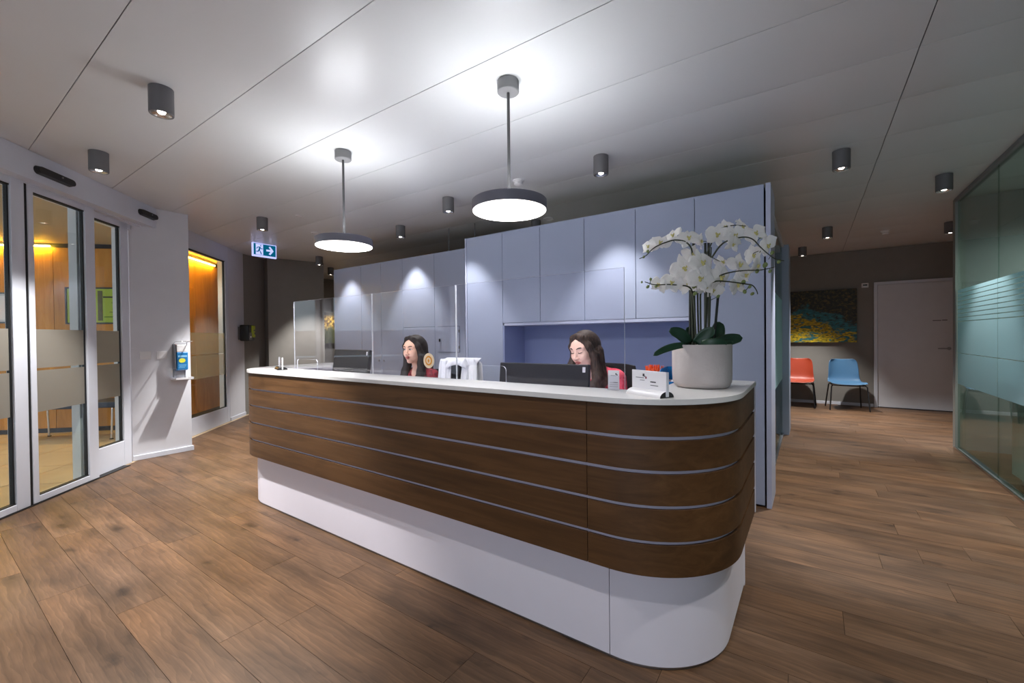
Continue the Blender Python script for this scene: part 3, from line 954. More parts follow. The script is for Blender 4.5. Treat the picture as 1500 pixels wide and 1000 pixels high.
# ------------------------------------------------------------------ cabinets
YC, YLB, ZC = 3.422, 3.777, 2.231
def door_panel(nm, x0, x1, z0, z1, y, par, m=None, th=0.019):
    g = 0.0022
    return loc(box2(nm, (x0 + g, y, z0 + g), (x1 - g, y + th, z1 - g), m or M['cabinet'], par, bevel=0.0012))
def cab(name, x0, x1, z0, z1, y, depth, label, group, doors, plinth=True):
    o = thing(name, label, 'cabinet', ((x0 + x1) / 2, y + depth / 2, z0), 0, group)
    zb = z0 + (0.06 if plinth else 0.0)
    loc(box2('body', (x0 + 0.001, y + 0.021, zb), (x1 - 0.001, y + depth, z1), M['gap'], o))
    loc(box2('top_panel', (x0, y + 0.002, z1 - 0.016), (x1, y + depth, z1), M['cabinet'], o))
    if plinth: loc(box2('plinth', (x0, y + 0.03, z0), (x1, y + 0.045, zb), M['gap'], o))
    for d in doors:
        door_panel('door', d[0], d[1], d[2], d[3], y, o)
    return o
xs = [-2.972, -2.492, -2.061, -1.612, -1.161, -0.712, -0.263]
GR = 'grey blue cupboards of the right block'
c0 = cab('tall_cabinet', xs[0] + 0.02, xs[1], 0, ZC, YC, 0.38, 'tall grey blue cupboard at the left end of the right block', GR, [(xs[0] + 0.02, xs[1], 0.012, ZC)])
loc(box2('side_panel', (xs[0], YC - 0.004, 0), (xs[0] + 0.02, YC + 0.38, ZC), M['cabinet_edge'], c0))
nm_ = ['leftmost of the four grey blue wall cupboards above the niche', 'second grey blue wall cupboard from the left, behind the right pendant',
       'third grey blue wall cupboard, straight above the seated woman in pink', 'grey blue wall cupboard left of the orchid, the last above the niche']
for i in range(4):
    cab('wall_cabinet', xs[i + 1], xs[i + 2], 1.352, ZC, YC, 0.38, nm_[i], GR, [(xs[i + 1], xs[i + 2], 1.335, ZC)], plinth=False)
c5 = cab('tall_cabinet', xs[5], xs[6], 0, ZC, YC, 0.38, 'tall grey blue cupboard behind the orchid at the right end', GR, [(xs[5], xs[6], 0.012, ZC)])
loc(box2('side_panel', (-0.2535, YC - 0.004, 0), (-0.224, YC + 0.385, ZC + 0.002), M['cabinet_edge'], c5))
nb = thing('base_cabinet', 'grey blue base cupboard with an open niche over its worktop, behind the seated woman', 'cabinet', (-1.6, YC + 0.2, 0), 0, GR)
loc(box2('back_panel', (xs[1], YC + 0.36, 0.78), (xs[5], YC + 0.38, 1.352), M['niche'], nb))
loc(box2('side_cheek', (xs[1], YC + 0.0, 0.78), (xs[1] + 0.018, YC + 0.36, 1.334), M['niche'], nb))
loc(box2('side_cheek', (xs[5] - 0.018, YC + 0.0, 0.78), (xs[5], YC + 0.36, 1.334), M['niche'], nb))
loc(box2('top_rail', (xs[1], YC + 0.0, 1.310), (xs[5], YC + 0.36, 1.334), M['cabinet_edge'], nb))
loc(box2('worktop', (xs[1], YC - 0.01, 0.755), (xs[5], YC + 0.36, 0.78), M['cabinet_edge'], nb))
loc(box2('body', (xs[1], YC + 0.021, 0.06), (xs[5], YC + 0.36, 0.755), M['gap'], nb))
for i in range(4):
    door_panel('door', xs[i + 1], xs[i + 2], 0.012, 0.752, YC, nb)
GL = 'grey blue cupboards of the left block'
xl_ = [-5.865, -5.228, -4.794, -4.361, -3.783, -3.287]
lb_ = ['leftmost tall grey blue cupboard, beside the far painting', 'second tall grey blue left-block cupboard, with a small knob at its right edge',
       'third tall grey blue left-block cupboard, with a small knob at its left edge', 'grey blue cupboard with upper and lower doors behind the woman in dark red',
       'grey blue cupboard with a small lockable hatch, behind the draped white coat']
for i in range(5):
    x0, x1 = xl_[i], xl_[i + 1]
    if i == 3:
        d_ = [(x0, x1, 1.335, ZC), (x0, x1, 0.012, 1.335)]
    elif i == 4:
        x1 = -2.975
        d_ = [(x0, -3.287, 0.012, ZC), (-3.287, x1, 0.012, ZC)]
    else:
        d_ = [(x0, x1, 0.012, ZC)]
    o = cab('tall_cabinet', x0, x1, 0, ZC, YLB, 0.40, lb_[i], GL, d_)
    if i == 0: loc(box2('side_panel', (x0 - 0.018, YLB - 0.002, 0), (x0, YLB + 0.40, ZC), M['cabinet'], o))
    if i in (1, 2):
        kx = -4.845 if i == 1 else -4.747
        dr = [c for c in o.children if c.name.startswith('door')][0]
        k = lathe('knob', [(0.0, 0.012), (0.013, 0.010), (0.014, 0.004), (0.008, 0.0)], M['steel'], dr, n=16)
        k.data.transform(Matrix.Rotation(R(90), 4, 'X'))
        k.location = (kx - o.location.x - dr.location.x + 0, 0, 0)
        k.location = Vector((kx, YLB - 0.0005, 0.896)) - Vector(o.location) - Vector(dr.location)
    if i == 4:
        dr = [c for c in o.children if c.name.startswith('door')][0]
        base = Vector(o.location) + Vector(dr.location)
        def sub(ob):
            ob.location = -base; return ob
        fr = sub(mesh('hatch', *[[(-3.731, YLB - .0006, 1.024), (-3.376, YLB - .0006, 1.024), (-3.376, YLB - .0006, 1.336), (-3.731, YLB - .0006, 1.336)], [(0, 1, 2, 3)]], M['gap'], dr))
        sub(box2('hatch_leaf', (-3.727, YLB - 0.006, 1.028), (-3.380, YLB - 0.001, 1.332), M['cabinet'], dr, bevel=0.001))
        sub(box2('lock', (-3.705, YLB - 0.016, 1.150), (-3.685, YLB - 0.005, 1.185), M['black_plastic'], dr, bevel=0.003))
        for z in (1.275, 1.085):
            sub(box2('hinge', (-3.392, YLB - 0.010, z - 0.016), (-3.374, YLB - 0.002, z + 0.016), M['dark_grey'], dr, bevel=0.002))
# slim antenna like rods standing on the left block
for x in (-3.72, -3.30):
    t = thing('cable_rod', {-3.72: 'thin rod standing on the left cupboards, the left of two', -3.30: 'thin rod standing on the left cupboards next to the right block'}[x], 'rod', (x, YLB + 0.2, ZC), 0, 'rods on the cupboards')
    tube('rod', [(0, 0, 0.008), (0, 0, HC - ZC)], 0.006, M['mid_grey'], t)
    lathe('foot', [(0, 0.0), (0.02, 0.0), (0.02, 0.01), (0.006, 0.012)], M['mid_grey'], t, n=16)

# glazed office side behind the right block
og = tag(bpy.data.objects.new('wall_office', None), 'glazed side of the office behind the cupboards, facing the hallway', kind='structure')
COL.objects.link(og)
box2('glass_pane', (-0.292, YC + 0.39, 0.02), (-0.284, 4.9, ZC), M['green_glass'], og)
box2('glass_pane', (-0.292, 4.905, 0.02), (-0.284, 6.05, ZC), M['green_glass'], og)
f1 = bpy.data.objects.get('glass_pane')
box2('frosted_band', (-0.2835, YC + 0.4, 0.67), (-0.2830, 4.895, 1.60), M['film_green'], og)
box2('frosted_band', (-0.2835, 4.91, 0.67), (-0.2830, 6.045, 1.60), M['film_green'], og)
box2('floor_track', (-0.30, YC + 0.39, 0.0), (-0.27, 6.05, 0.02), M['steel'], og)
box2('head_track', (-0.30, YC + 0.39, ZC), (-0.265, 6.05, ZC + 0.03), M['frame_white'], og)
box2('door_handle', (-0.275, 4.02, 0.86), (-0.262, 4.05, 1.10), M['black_plastic'], og, bevel=0.004)
op = tag(box2('trim_7', (-0.300, 6.05, 0.0), (-0.216, 6.50, ZC + 0.03), M['cabinet']), 'grey blue end post of the glazed office', kind='structure')
tag(box2('wall_office_end', (-2.9, 6.4, 0.0), (-0.30, 6.5, ZC), M['grey_wall']), 'end wall of the office', kind='structure')
tag(box2('wall_office_left', (-2.99, YC + 0.76, 0.0), (-2.9, 6.5, ZC), M['grey_wall']), 'left wall of the office', kind='structure')

# ------------------------------------------------------------------ glass wall on the right
gw = bpy.data.objects.new('wall_glass', None); COL.objects.link(gw)
tag(gw, 'frosted green glass wall along the right side of the hallway', kind='structure')
XG = 1.230
ys = [6.205, 5.06, 3.90, 2.74, 1.58, 0.42, -0.74, -1.90, -3.06]
for i in range(len(ys) - 1):
    a, b = ys[i + 1] + 0.0025, ys[i] - 0.0025
    p = box2('glass_pane', (XG, a, 0.022), (XG + 0.010, b, HC - 0.03), M['green_glass'], gw)
    def fb(z0, z1, nm='frosted_band'):
        return box2(nm, (XG - 0.0012, a + 0.002, z0), (XG - 0.0005, b - 0.002, z1), M['film_green'], p)
    fb(0.675, 0.985); fb(0.992, 1.303)
    for k in range(8):
        z = 1.312 + k * 0.0405
        fb(z, z + 0.032, 'frosted_stripe')
box2('floor_track', (XG - 0.020, -3.06, 0.0), (XG + 0.032, 6.23, 0.008), M['dark_grey'], gw)
box2('track_lip', (XG - 0.024, -3.06, 0.0), (XG - 0.014, 6.23, 0.022), M['chrome'], gw)
box2('track_lip', (XG + 0.024, -3.06, 0.0), (XG + 0.032, 6.23, 0.022), M['chrome'], gw)
box2('head_track', (XG - 0.022, -3.06, HC - 0.032), (XG + 0.034, 6.23, HC), M['mid_grey'], gw)
box2('end_post', (XG - 0.018, 6.21, 0.0), (XG + 0.06, 6.30, HC), mat('grey green post', (138, 140, 134), 0.5, noise=0.02), gw)

# ------------------------------------------------------------------ vestibule furnishings
def wall_frame(root_name, label, cat, t0, t1, z0, z1, frame_m, fill_m, fw=0.02):
    p = WA + E1 * (t0 + t1) / 2
    o = thing(root_name, label, cat, (p.x, p.y, (z0 + z1) / 2), R(45))
    w, h = t1 - t0, z1 - z0
    box('backing', (0, -0.007, 0), (w, 0.014, h), fill_m, o)
    for nm, c, s in (('frame_bar', (0, -0.012, h / 2 - fw / 2), (w, 0.024, fw)), ('frame_bar', (0, -0.012, -h / 2 + fw / 2), (w, 0.024, fw)),
                     ('frame_bar', (-w / 2 + fw / 2, -0.012, 0), (fw, 0.0235, h - 2 * fw)), ('frame_bar', (w / 2 - fw / 2, -0.012, 0), (fw, 0.0235, h - 2 * fw))):
        box(nm, c, s, frame_m, o, bevel=0.002)
    return o
M['poster_green'] = mat('lime green print', (160, 186, 66), 0.6, noise=0.08, nscale=3)
M['notice'] = mat('pale notice paper', (206, 208, 214), 0.7, noise=0.02)
M['slate'] = mat('slate frame', (92, 102, 112), 0.5, noise=0.03)
po = wall_frame('poster', 'lime green framed poster on the oak wall behind the side pane', 'poster', 2.13, 2.80, 1.43, 1.92, M['black_plastic'], M['poster_green'])
box('dark_bar', (0.065, -0.0155, -0.0), (0.055, 0.003, 0.40), mat('olive print', (92, 92, 60), 0.7, noise=0.15, nscale=20), po)
box('text_line', (0.20, -0.0155, 0.115), (0.20, 0.003, 0.018), M['print_dark'], po)
for k, (x, w_) in enumerate(((0.245, 0.10), (0.255, 0.08), (0.25, 0.09), (0.235, 0.12))):
    box('text_line', (x, -0.0155, 0.04 - 0.042 * k), (w_, 0.003, 0.007), M['print_dark'], po)
box('text_line', (0.205, -0.0155, -0.150), (0.19, 0.003, 0.014), mat('green print', (96, 130, 40), 0.7, noise=0.05), po)
no_ = wall_frame('notice_board', 'pale framed notice board at the left picture edge, behind the left sliding leaf', 'notice board', 0.95, 1.54, 1.445, 1.845, M['slate'], M['notice'])
box('frame_inset', (0, -0.0155, 0.0), (0.50, 0.003, 0.31), M['paper'], no_)

pb = WA + E1 * 2.55 + NA * 0.42
bench = thing('waiting_bench', 'dark blue bench on thin chrome legs in the vestibule', 'bench', (pb.x, pb.y, -0.001), R(45))
M['bench_blue'] = mat('dark blue vinyl', (36, 46, 66), 0.5, noise=0.05)
box('seat', (0, 0, 0.425), (1.25, 0.42, 0.075), M['bench_blue'], bench, bevel=0.015)
for sx in (-1, 1):
    for sy in (-1, 1):
        x, y = sx * 0.47, sy * 0.17
        tube('leg', [(x, y, 0.39), (x - 0.01 * sx, y * 1.05, 0.008)], 0.011, M['chrome'], bench, n=10)
        lathe('foot', [(0, 0), (0.02, 0), (0.02, 0.01), (0.0, 0.012)], M['black_plastic'], bench, n=12, c=(x - 0.01 * sx, y * 1.05, 0))
vl = bpy.data.lights.new('vestibule_light', 'SPOT'); vl.energy = 10; vl.spot_size = R(120); vl.spot_blend = 0.8; vl.shadow_soft_size = 0.06; vl.color = (1.0, 0.93, 0.84)
vf = thing('recessed_downlight', 'round recessed downlight in the vestibule ceiling', 'light', (-7.35, 0.15, 2.50), 0, 'vestibule downlights')
lathe('trim_ring', [(0.05, -0.003), (0.07, -0.006), (0.08, 0.0)], M['white_plastic'], vf, n=28)
lathe('bulb', [(0.0, -0.001), (0.05, -0.002)], M['bulb'], vf, n=24)
lo = bpy.data.objects.new('bulb_light', vl); lo.location = (0, 0, -0.02); link(lo, vf)
v2 = copy_tree(vf); v2.location = (-6.15, 0.35, 2.50); v2['label'] = 'recessed downlight in the vestibule ceiling nearer to the right sliding leaf'

# ------------------------------------------------------------------ white pier fittings
M['label_blue'] = mat('blue bottle label', (28, 112, 170), 0.35, noise=0.06, nscale=30)
M['label_pale'] = mat('pale blue print', (130, 186, 222), 0.4, noise=0.05)
M['label_yellow'] = mat('yellow green print', (206, 206, 60), 0.5, noise=0.05)
M['drip'] = mat('white powder coat', (222, 220, 222), 0.4, noise=0.01)
XP = -5.56
sd = thing('sanitizer_dispenser', 'wall dispenser with blue disinfectant bottle, arm lever and white drip tray', 'dispenser', (XP, 1.735, 0.79))
box2('back_plate', (0.0, -0.060, 0.0), (0.006, 0.055, 0.375), M['steel'], sd, bevel=0.002)
box2('side_plate', (0.0, -0.063, 0.105), (0.085, -0.056, 0.370), M['steel'], sd, bevel=0.002)
box2('pump_head', (0.006, -0.05, 0.285), (0.085, 0.042, 0.365), M['white_plastic'], sd, bevel=0.008)
bt = box2('bottle', (0.010, -0.052, 0.095), (0.088, 0.052, 0.288), M['label_blue'], sd, bevel=0.012)
# bottle front faces +X
def lab_q(nm, y0, y1, z0, z1, m, x=0.0888):
    return mesh(nm, [(x, y0, z0), (x, y1, z0), (x, y1, z1), (x, y0, z1)], [(0, 1, 2, 3)], m, bt)
lab_q('label_print', -0.038, 0.040, 0.232, 0.252, M['label_pale'])
n = 18
mesh('label_logo', [(0.0889, -0.004 + 0.030 * math.cos(2 * math.pi * i / n), 0.197 + 0.024 * math.sin(2 * math.pi * i / n)) for i in range(n)], [list(range(n))], M['label_yellow'], bt)
for k, (a, b_) in enumerate(((-0.034, 0.034), (-0.03, 0.03), (-0.034, 0.02))):
    lab_q('label_print', a, b_, 0.148 - 0.014 * k, 0.153 - 0.014 * k, M['label_pale'])
lathe('pump_nozzle', [(0, 0), (0.01, 0), (0.012, 0.03), (0, 0.03)], M['mid_grey'], sd, n=12, c=(0.06, 0.0, 0.262 + 0.0))
tube('arm_lever', smooth_path([(0.03, -0.058, 0.335), (0.035, -0.060, 0.372), (0.06, -0.058, 0.392), (0.20, -0.056, 0.398), (0.212, -0.04, 0.399), (0.212, 0.04, 0.399), (0.20, 0.052, 0.398), (0.06, 0.054, 0.392), (0.035, 0.055, 0.372), (0.03, 0.053, 0.335)], 4), 0.004, M['chrome'], sd, n=8)
for y in (-0.05, 0.045):
    tube('bracket_rod', [(0.012, y, 0.10), (0.012, y, 0.008)], 0.004, M['steel'], sd, n=8)
bm = bmesh.new(); bm_box(bm, (0.07, 0.0, 0.0), (0.14, 0.165, 0.012), bevel=0.004)
bm_box(bm, (0.137, 0.0, 0.010), (0.006, 0.165, 0.016)); bm_box(bm, (0.07, 0.08, 0.010), (0.14, 0.006, 0.016)); bm_box(bm, (0.07, -0.08, 0.010), (0.14, 0.006, 0.016))
bm_obj('drip_tray', bm, M['drip'], sd, smooth=30)
sw = thing('wall_switch', 'flat white wall switch on the pier, left of the two plates', 'switch', (XP, 1.449, 1.052), 0, 'switch plates on the white pier')
box2('plate', (0, -0.045, -0.04), (0.008, 0.045, 0.04), M['white_plastic'], sw, bevel=0.003)
box2('rocker', (0.008, -0.033, -0.03), (0.011, 0.033, 0.03), M['white_plastic'], sw, bevel=0.001)
s2 = copy_tree(sw); s2.location = (XP, 1.583, 1.050); s2['label'] = 'flat white wall switch on the pier, nearer to the dispenser'

# defibrillator-like case beside the tall window
pa = WP + D * 1.41
ae = thing('wall_case', 'black and lime green case hanging on the white strip before the taupe wall', 'case', (pa.x, pa.y, 1.18), ROTD)
M['lime'] = mat('lime green plastic', (176, 190, 40), 0.45, noise=0.05)
# local +X along D, local -Y is into the room... after ROTD local +Y points out of the room
box2('wall_bracket', (-0.09, -0.03, 0.02), (0.09, 0.0, 0.22), M['dark_grey'], ae, bevel=0.004)
box2('case_body', (-0.115, -0.165, 0.0), (0.105, -0.03, 0.25), M['black_plastic'], ae, bevel=0.02)
box2('case_lid', (-0.022, -0.178, 0.055), (0.100, -0.160, 0.240), M['lime'], ae, bevel=0.012)
box2('lid_latch', (0.055, -0.186, 0.10), (0.085, -0.176, 0.135), M['dark_grey'], ae, bevel=0.003)
box2('lid_print', (0.030, -0.180, 0.155), (0.080, -0.177, 0.175), M['dark_grey'], ae, bevel=0.0005)
box2('lower_pocket', (-0.105, -0.172, 0.02), (-0.01, -0.160, 0.13), M['dark_grey'], ae, bevel=0.006)
box2('pocket_print', (-0.08, -0.1745, 0.05), (-0.05, -0.1715, 0.075), M['paper'], ae, bevel=0.0005)

# ------------------------------------------------------------------ paintings
def painting_material(name, kind):
    m, nt, out = nodes_of(name)
    b = nt.nodes.new('ShaderNodeBsdfPrincipled'); b.inputs['Roughness'].default_value = 0.55
    nt.links.new(b.outputs[0], out.inputs[0])
    N, L = nt.nodes.new, nt.links.new
    tc = N('ShaderNodeTexCoord')
    sep = N('ShaderNodeSeparateXYZ'); L(tc.outputs['Generated'], sep.inputs[0])
    u = sep.outputs['X'] if kind == 'river' else sep.outputs['Y']
    v = sep.outputs['Z']
    def noise(scale, detail=6, stretch=(1, 1, 1), dist=0.0):
        mp = N('ShaderNodeMapping'); mp.inputs['Scale'].default_value = stretch
        L(tc.outputs['Generated'], mp.inputs[0])
        n_ = N('ShaderNodeTexNoise'); n_.inputs['Scale'].default_value = scale; n_.inputs['Detail'].default_value = detail; n_.inputs['Distortion'].default_value = dist
        L(mp.outputs[0], n_.inputs['Vector']); return n_.outputs[0]
    def math_(op, a, b_=None, c=None):
        x = N('ShaderNodeMath'); x.operation = op
        for i, q in enumerate((a, b_, c)):
            if q is None: continue
            if isinstance(q, (int, float)): x.inputs[i].default_value = q
            else: L(q, x.inputs[i])
        return x.outputs[0]
    def ramp(fac, stops):
        r = N('ShaderNodeValToRGB'); L(fac, r.inputs[0])
        while len(r.color_ramp.elements) < len(stops): r.color_ramp.elements.new(0.5)
        for e_, (p, c) in zip(r.color_ramp.elements, stops):
            e_.position = p; e_.color = (*lin(c), 1)
        return r.outputs[0]
    def mixc(f, a, b_):
        x = N('ShaderNodeMix'); x.data_type = 'RGBA'; L(f, x.inputs[0]); L(a, x.inputs[6]); L(b_, x.inputs[7]); return x.outputs[2]
    def step(val, lo, hi):
        x = N('ShaderNodeMapRange'); x.inputs['From Min'].default_value = lo; x.inputs['From Max'].default_value = hi; x.clamp = True
        L(val, x.inputs[0]); return x.outputs[0]
    if kind == 'river':
        woods = ramp(noise(30, 10, (1, 1, 0.9), 0.8), [(0.3, (14, 16, 14)), (0.5, (40, 38, 22)), (0.62, (88, 78, 34)), (0.75, (130, 84, 36))])
        water = ramp(noise(16, 8, (1, 1, 2.2), 0.5), [(0.3, (24, 74, 84)), (0.5, (44, 116, 124)), (0.7, (66, 140, 140))])
        leaf_ = ramp(noise(34, 10, (0.7, 1, 1.5), 0.6), [(0.36, (60, 80, 30)), (0.48, (170, 150, 24)), (0.6, (232, 196, 30)), (0.75, (240, 214, 60))])
        wob = math_('MULTIPLY_ADD', noise(7, 10), 0.62, -0.31)
        leaf_ = mixc(step(noise(12, 9, (0.8, 1, 1.6), 1.0), 0.55, 0.60), leaf_, water)
        water = mixc(step(noise(15, 9, (0.9, 1, 1.4), 1.0), 0.56, 0.62), water, woods)
        # shore: v below a curve falling to the right
        shore = math_('ADD', math_('MULTIPLY_ADD', u, -0.62, 0.74), wob)
        bank = step(math_('SUBTRACT', shore, v), -0.015, 0.035)
        wline = math_('ADD', math_('MULTIPLY', math_('ABSOLUTE', math_('SUBTRACT', u, 0.44)), -0.75), 0.74)
        wmask = step(math_('SUBTRACT', math_('ADD', wline, math_('MULTIPLY', wob, 0.7)), v), -0.02, 0.04)
        col = mixc(wmask, woods, water)
        col = mixc(bank, col, leaf_)
    else:
        low = ramp(noise(7, 6, (1, 1, 0.5)), [(0.3, (52, 64, 40)), (0.55, (92, 96, 60)), (0.7, (110, 110, 84))])
        top = ramp(noise(12, 8), [(0.3, (50, 44, 36)), (0.45, (120, 84, 40)), (0.55, (196, 160, 60)), (0.7, (226, 200, 120))])
        f = step(math_('ADD', v, math_('MULTIPLY_ADD', noise(5, 4), 0.3, -0.15)), 0.42, 0.56)
        dark = ramp(noise(9, 6), [(0.35, (40, 36, 30)), (0.7, (92, 84, 66))])
        f2 = step(v, 0.82, 0.92)
        col = mixc(f2, mixc(f, low, top), dark)
    L(col, b.inputs['Base Color'])
    return m
M['river'] = painting_material('painted river scene', 'river')
M['autumn'] = painting_material('painted autumn scene', 'autumn')
M['canvas_edge'] = mat('canvas edge', (66, 64, 56), 0.8, noise=0.05)
pt = thing('painting', 'large landscape canvas of yellow shore and teal water above the hallway chairs', 'painting', (0.02, 9.08, 1.495))
box2('stretcher', (-0.60, -0.040, -0.445), (0.60, -0.004, 0.445), M['canvas_edge'], pt, bevel=0.003)
box2('canvas', (-0.598, -0.0425, -0.443), (0.598, -0.0402, 0.443), M['river'], pt)
pt = thing('painting', 'upright autumn coloured canvas in the far left corridor, left of the cupboards', 'painting', (-9.05, 5.85, 1.45))
box2('stretcher', (0.004, -0.32, -0.355), (0.035, 0.32, 0.355), M['canvas_edge'], pt, bevel=0.003)
box2('canvas', (0.0352, -0.318, -0.353), (0.037, 0.318, 0.353), M['autumn'], pt)

# ------------------------------------------------------------------ hallway door, thermostat
dr = bpy.data.objects.new('door_3', None); COL.objects.link(dr); dr.location = (1.32, 9.08, 0)
tag(dr, 'white flush door at the end of the hallway', kind='structure')
box2('jamb', (-0.485, -0.03, 0.0), (-0.44, 0.0, 2.02), M['frame_white'], dr, bevel=0.003)
box2('jamb', (0.44, -0.03, 0.0), (0.485, 0.0, 2.02), M['frame_white'], dr, bevel=0.003)
box2('lintel', (-0.44, -0.03, 1.975), (0.44, 0.0, 2.02), M['frame_white'], dr, bevel=0.003)
lf = box2('door_leaf', (-0.437, -0.018, 0.012), (0.437, 0.0, 1.972), M['white_wall'], dr, bevel=0.002)
box2('threshold', (-0.44, -0.02, 0.0), (0.44, 0.0, 0.012), M['gap'], dr)
tube('door_handle', smooth_path([(0.385, -0.020, 0.955), (0.385, -0.058, 0.955), (0.375, -0.066, 0.955), (0.35, -0.068, 0.955), (0.255, -0.068, 0.955)], 4), 0.009, M['steel'], lf, n=8)
lathe('handle_rose', [(0, 0.006), (0.022, 0.005), (0.024, 0.0)], M['steel'], lf, n=20).matrix_basis = Matrix.Translation((0.385, -0.018, 0.955)) @ Matrix.Rotation(R(90), 4, 'X')
# small grey lettering, only a few blurred strokes at this distance
box2('lettering', (0.205, -0.0192, 1.375), (0.30, -0.018, 1.388), M['print_grey'], lf)
box2('lettering', (0.308, -0.0192, 1.377), (0.365, -0.018, 1.392), M['print_grey'], lf)
th = thing('wall_thermostat', 'small white wall controller with dark display beside the top of the hallway door', 'controller', (0.725, 9.08, 1.98))
box2('housing', (-0.045, -0.022, -0.038), (0.045, 0.0, 0.038), M['white_plastic'], th, bevel=0.004)
box2('display', (-0.028, -0.0235, -0.006), (0.028, -0.0218, 0.016), M['black_plastic'], th)

# ------------------------------------------------------------------ hallway shell chairs
def shell_chair(name, label, col, loc_, rot):
    o = thing(name, label, 'chair', loc_, rot, 'plastic shell chairs in the hallway')
    # profile (y, z) from front lip to top of the back, half width w
    prof = [(-0.215, 0.405, 0.225), (-0.20, 0.418, 0.23), (-0.12, 0.425, 0.232), (0.0, 0.412, 0.232), (0.10, 0.405, 0.225), (0.165, 0.425, 0.215), (0.20, 0.475, 0.207), (0.222, 0.55, 0.20), (0.240, 0.64, 0.195), (0.258, 0.72, 0.188), (0.268, 0.765, 0.172), (0.272, 0.782, 0.14)]
    vs, fs = [], []
    nx = 14
    for (y, z, w) in prof:
        for i in range(nx + 1):
            u = -1 + 2 * i / nx
            curl = abs(u) ** 3
            seat = max(0.0, 1 - max(0, (z - 0.43)) / 0.1)
            vs.append((u * w, y - 0.045 * curl * (1 - seat), z + 0.022 * curl * seat))
    for j in range(len(prof) - 1):
        for i in range(nx):
            a = j * (nx + 1) + i
            fs.append((a, a + 1, a + nx + 2, a + nx + 1))
    sh = mesh('shell', vs, fs, col, o, smooth=True)
    md = sh.modifiers.new('thickness', 'SOLIDIFY'); md.thickness = 0.009; md.offset = -1
    md = sh.modifiers.new('smooth', 'SUBSURF'); md.levels = 1; md.render_levels = 1
    for sx in (-1, 1):
        tube('leg', [(sx * 0.205, -0.17, 0.395), (sx * 0.222, -0.19, 0.37), (sx * 0.248, -0.22, 0.004)], 0.0095, M['black_plastic'], o, n=10)
        tube('leg', [(sx * 0.195, 0.13, 0.395), (sx * 0.205, 0.15, 0.37), (sx * 0.235, 0.225, 0.004)], 0.0095, M['black_plastic'], o, n=10)
        tube('side_rail', [(sx * 0.205, -0.17, 0.393), (sx * 0.195, 0.13, 0.393)], 0.009, M['black_plastic'], o, n=10)
    tube('front_rail', smooth_path([(-0.205, -0.17, 0.393), (-0.1, -0.17, 0.388), (0.1, -0.17, 0.388), (0.205, -0.17, 0.393)], 4), 0.009, M['black_plastic'], o, n=10)
    tube('rear_rail', smooth_path([(-0.195, 0.13, 0.393), (-0.1, 0.13, 0.39), (0.1, 0.13, 0.39), (0.195, 0.13, 0.393)], 4), 0.009, M['black_plastic'], o, n=10)
    return o
M['shell_blue'] = mat('steel blue plastic', (74, 114, 148), 0.42, noise=0.015)
M['shell_orange'] = mat('brick orange plastic', (166, 66, 42), 0.42, noise=0.015)
shell_chair('shell_chair', 'blue plastic shell chair on black legs beside the hallway door', M['shell_blue'], (0.455, 8.60, 0), R(8))
shell_chair('shell_chair', 'orange plastic shell chair on black legs under the landscape painting', M['shell_orange'], (-0.185, 8.62, 0), R(-4))

# ------------------------------------------------------------------ glazed room contents
gc = thing('storage_cabinet', 'low white cabinet standing behind the right glass wall', 'cabinet', (1.62, 4.42, 0))
box2('body', (-0.30, -0.62, 0.07), (0.30, 0.62, 0.76), M['base_white'], gc)
box2('plinth', (-0.27, -0.60, 0.0), (0.28, 0.60, 0.07), M['base_white'], gc)
box2('top_panel', (-0.31, -0.63, 0.76), (0.31, 0.63, 0.785), M['base_white'], gc, bevel=0.003)
for y0, y1 in ((-0.618, -0.003), (0.003, 0.618)):
    d_ = box2('door', (-0.318, y0, 0.075), (-0.30, y1, 0.755), M['base_white'], gc, bevel=0.002)

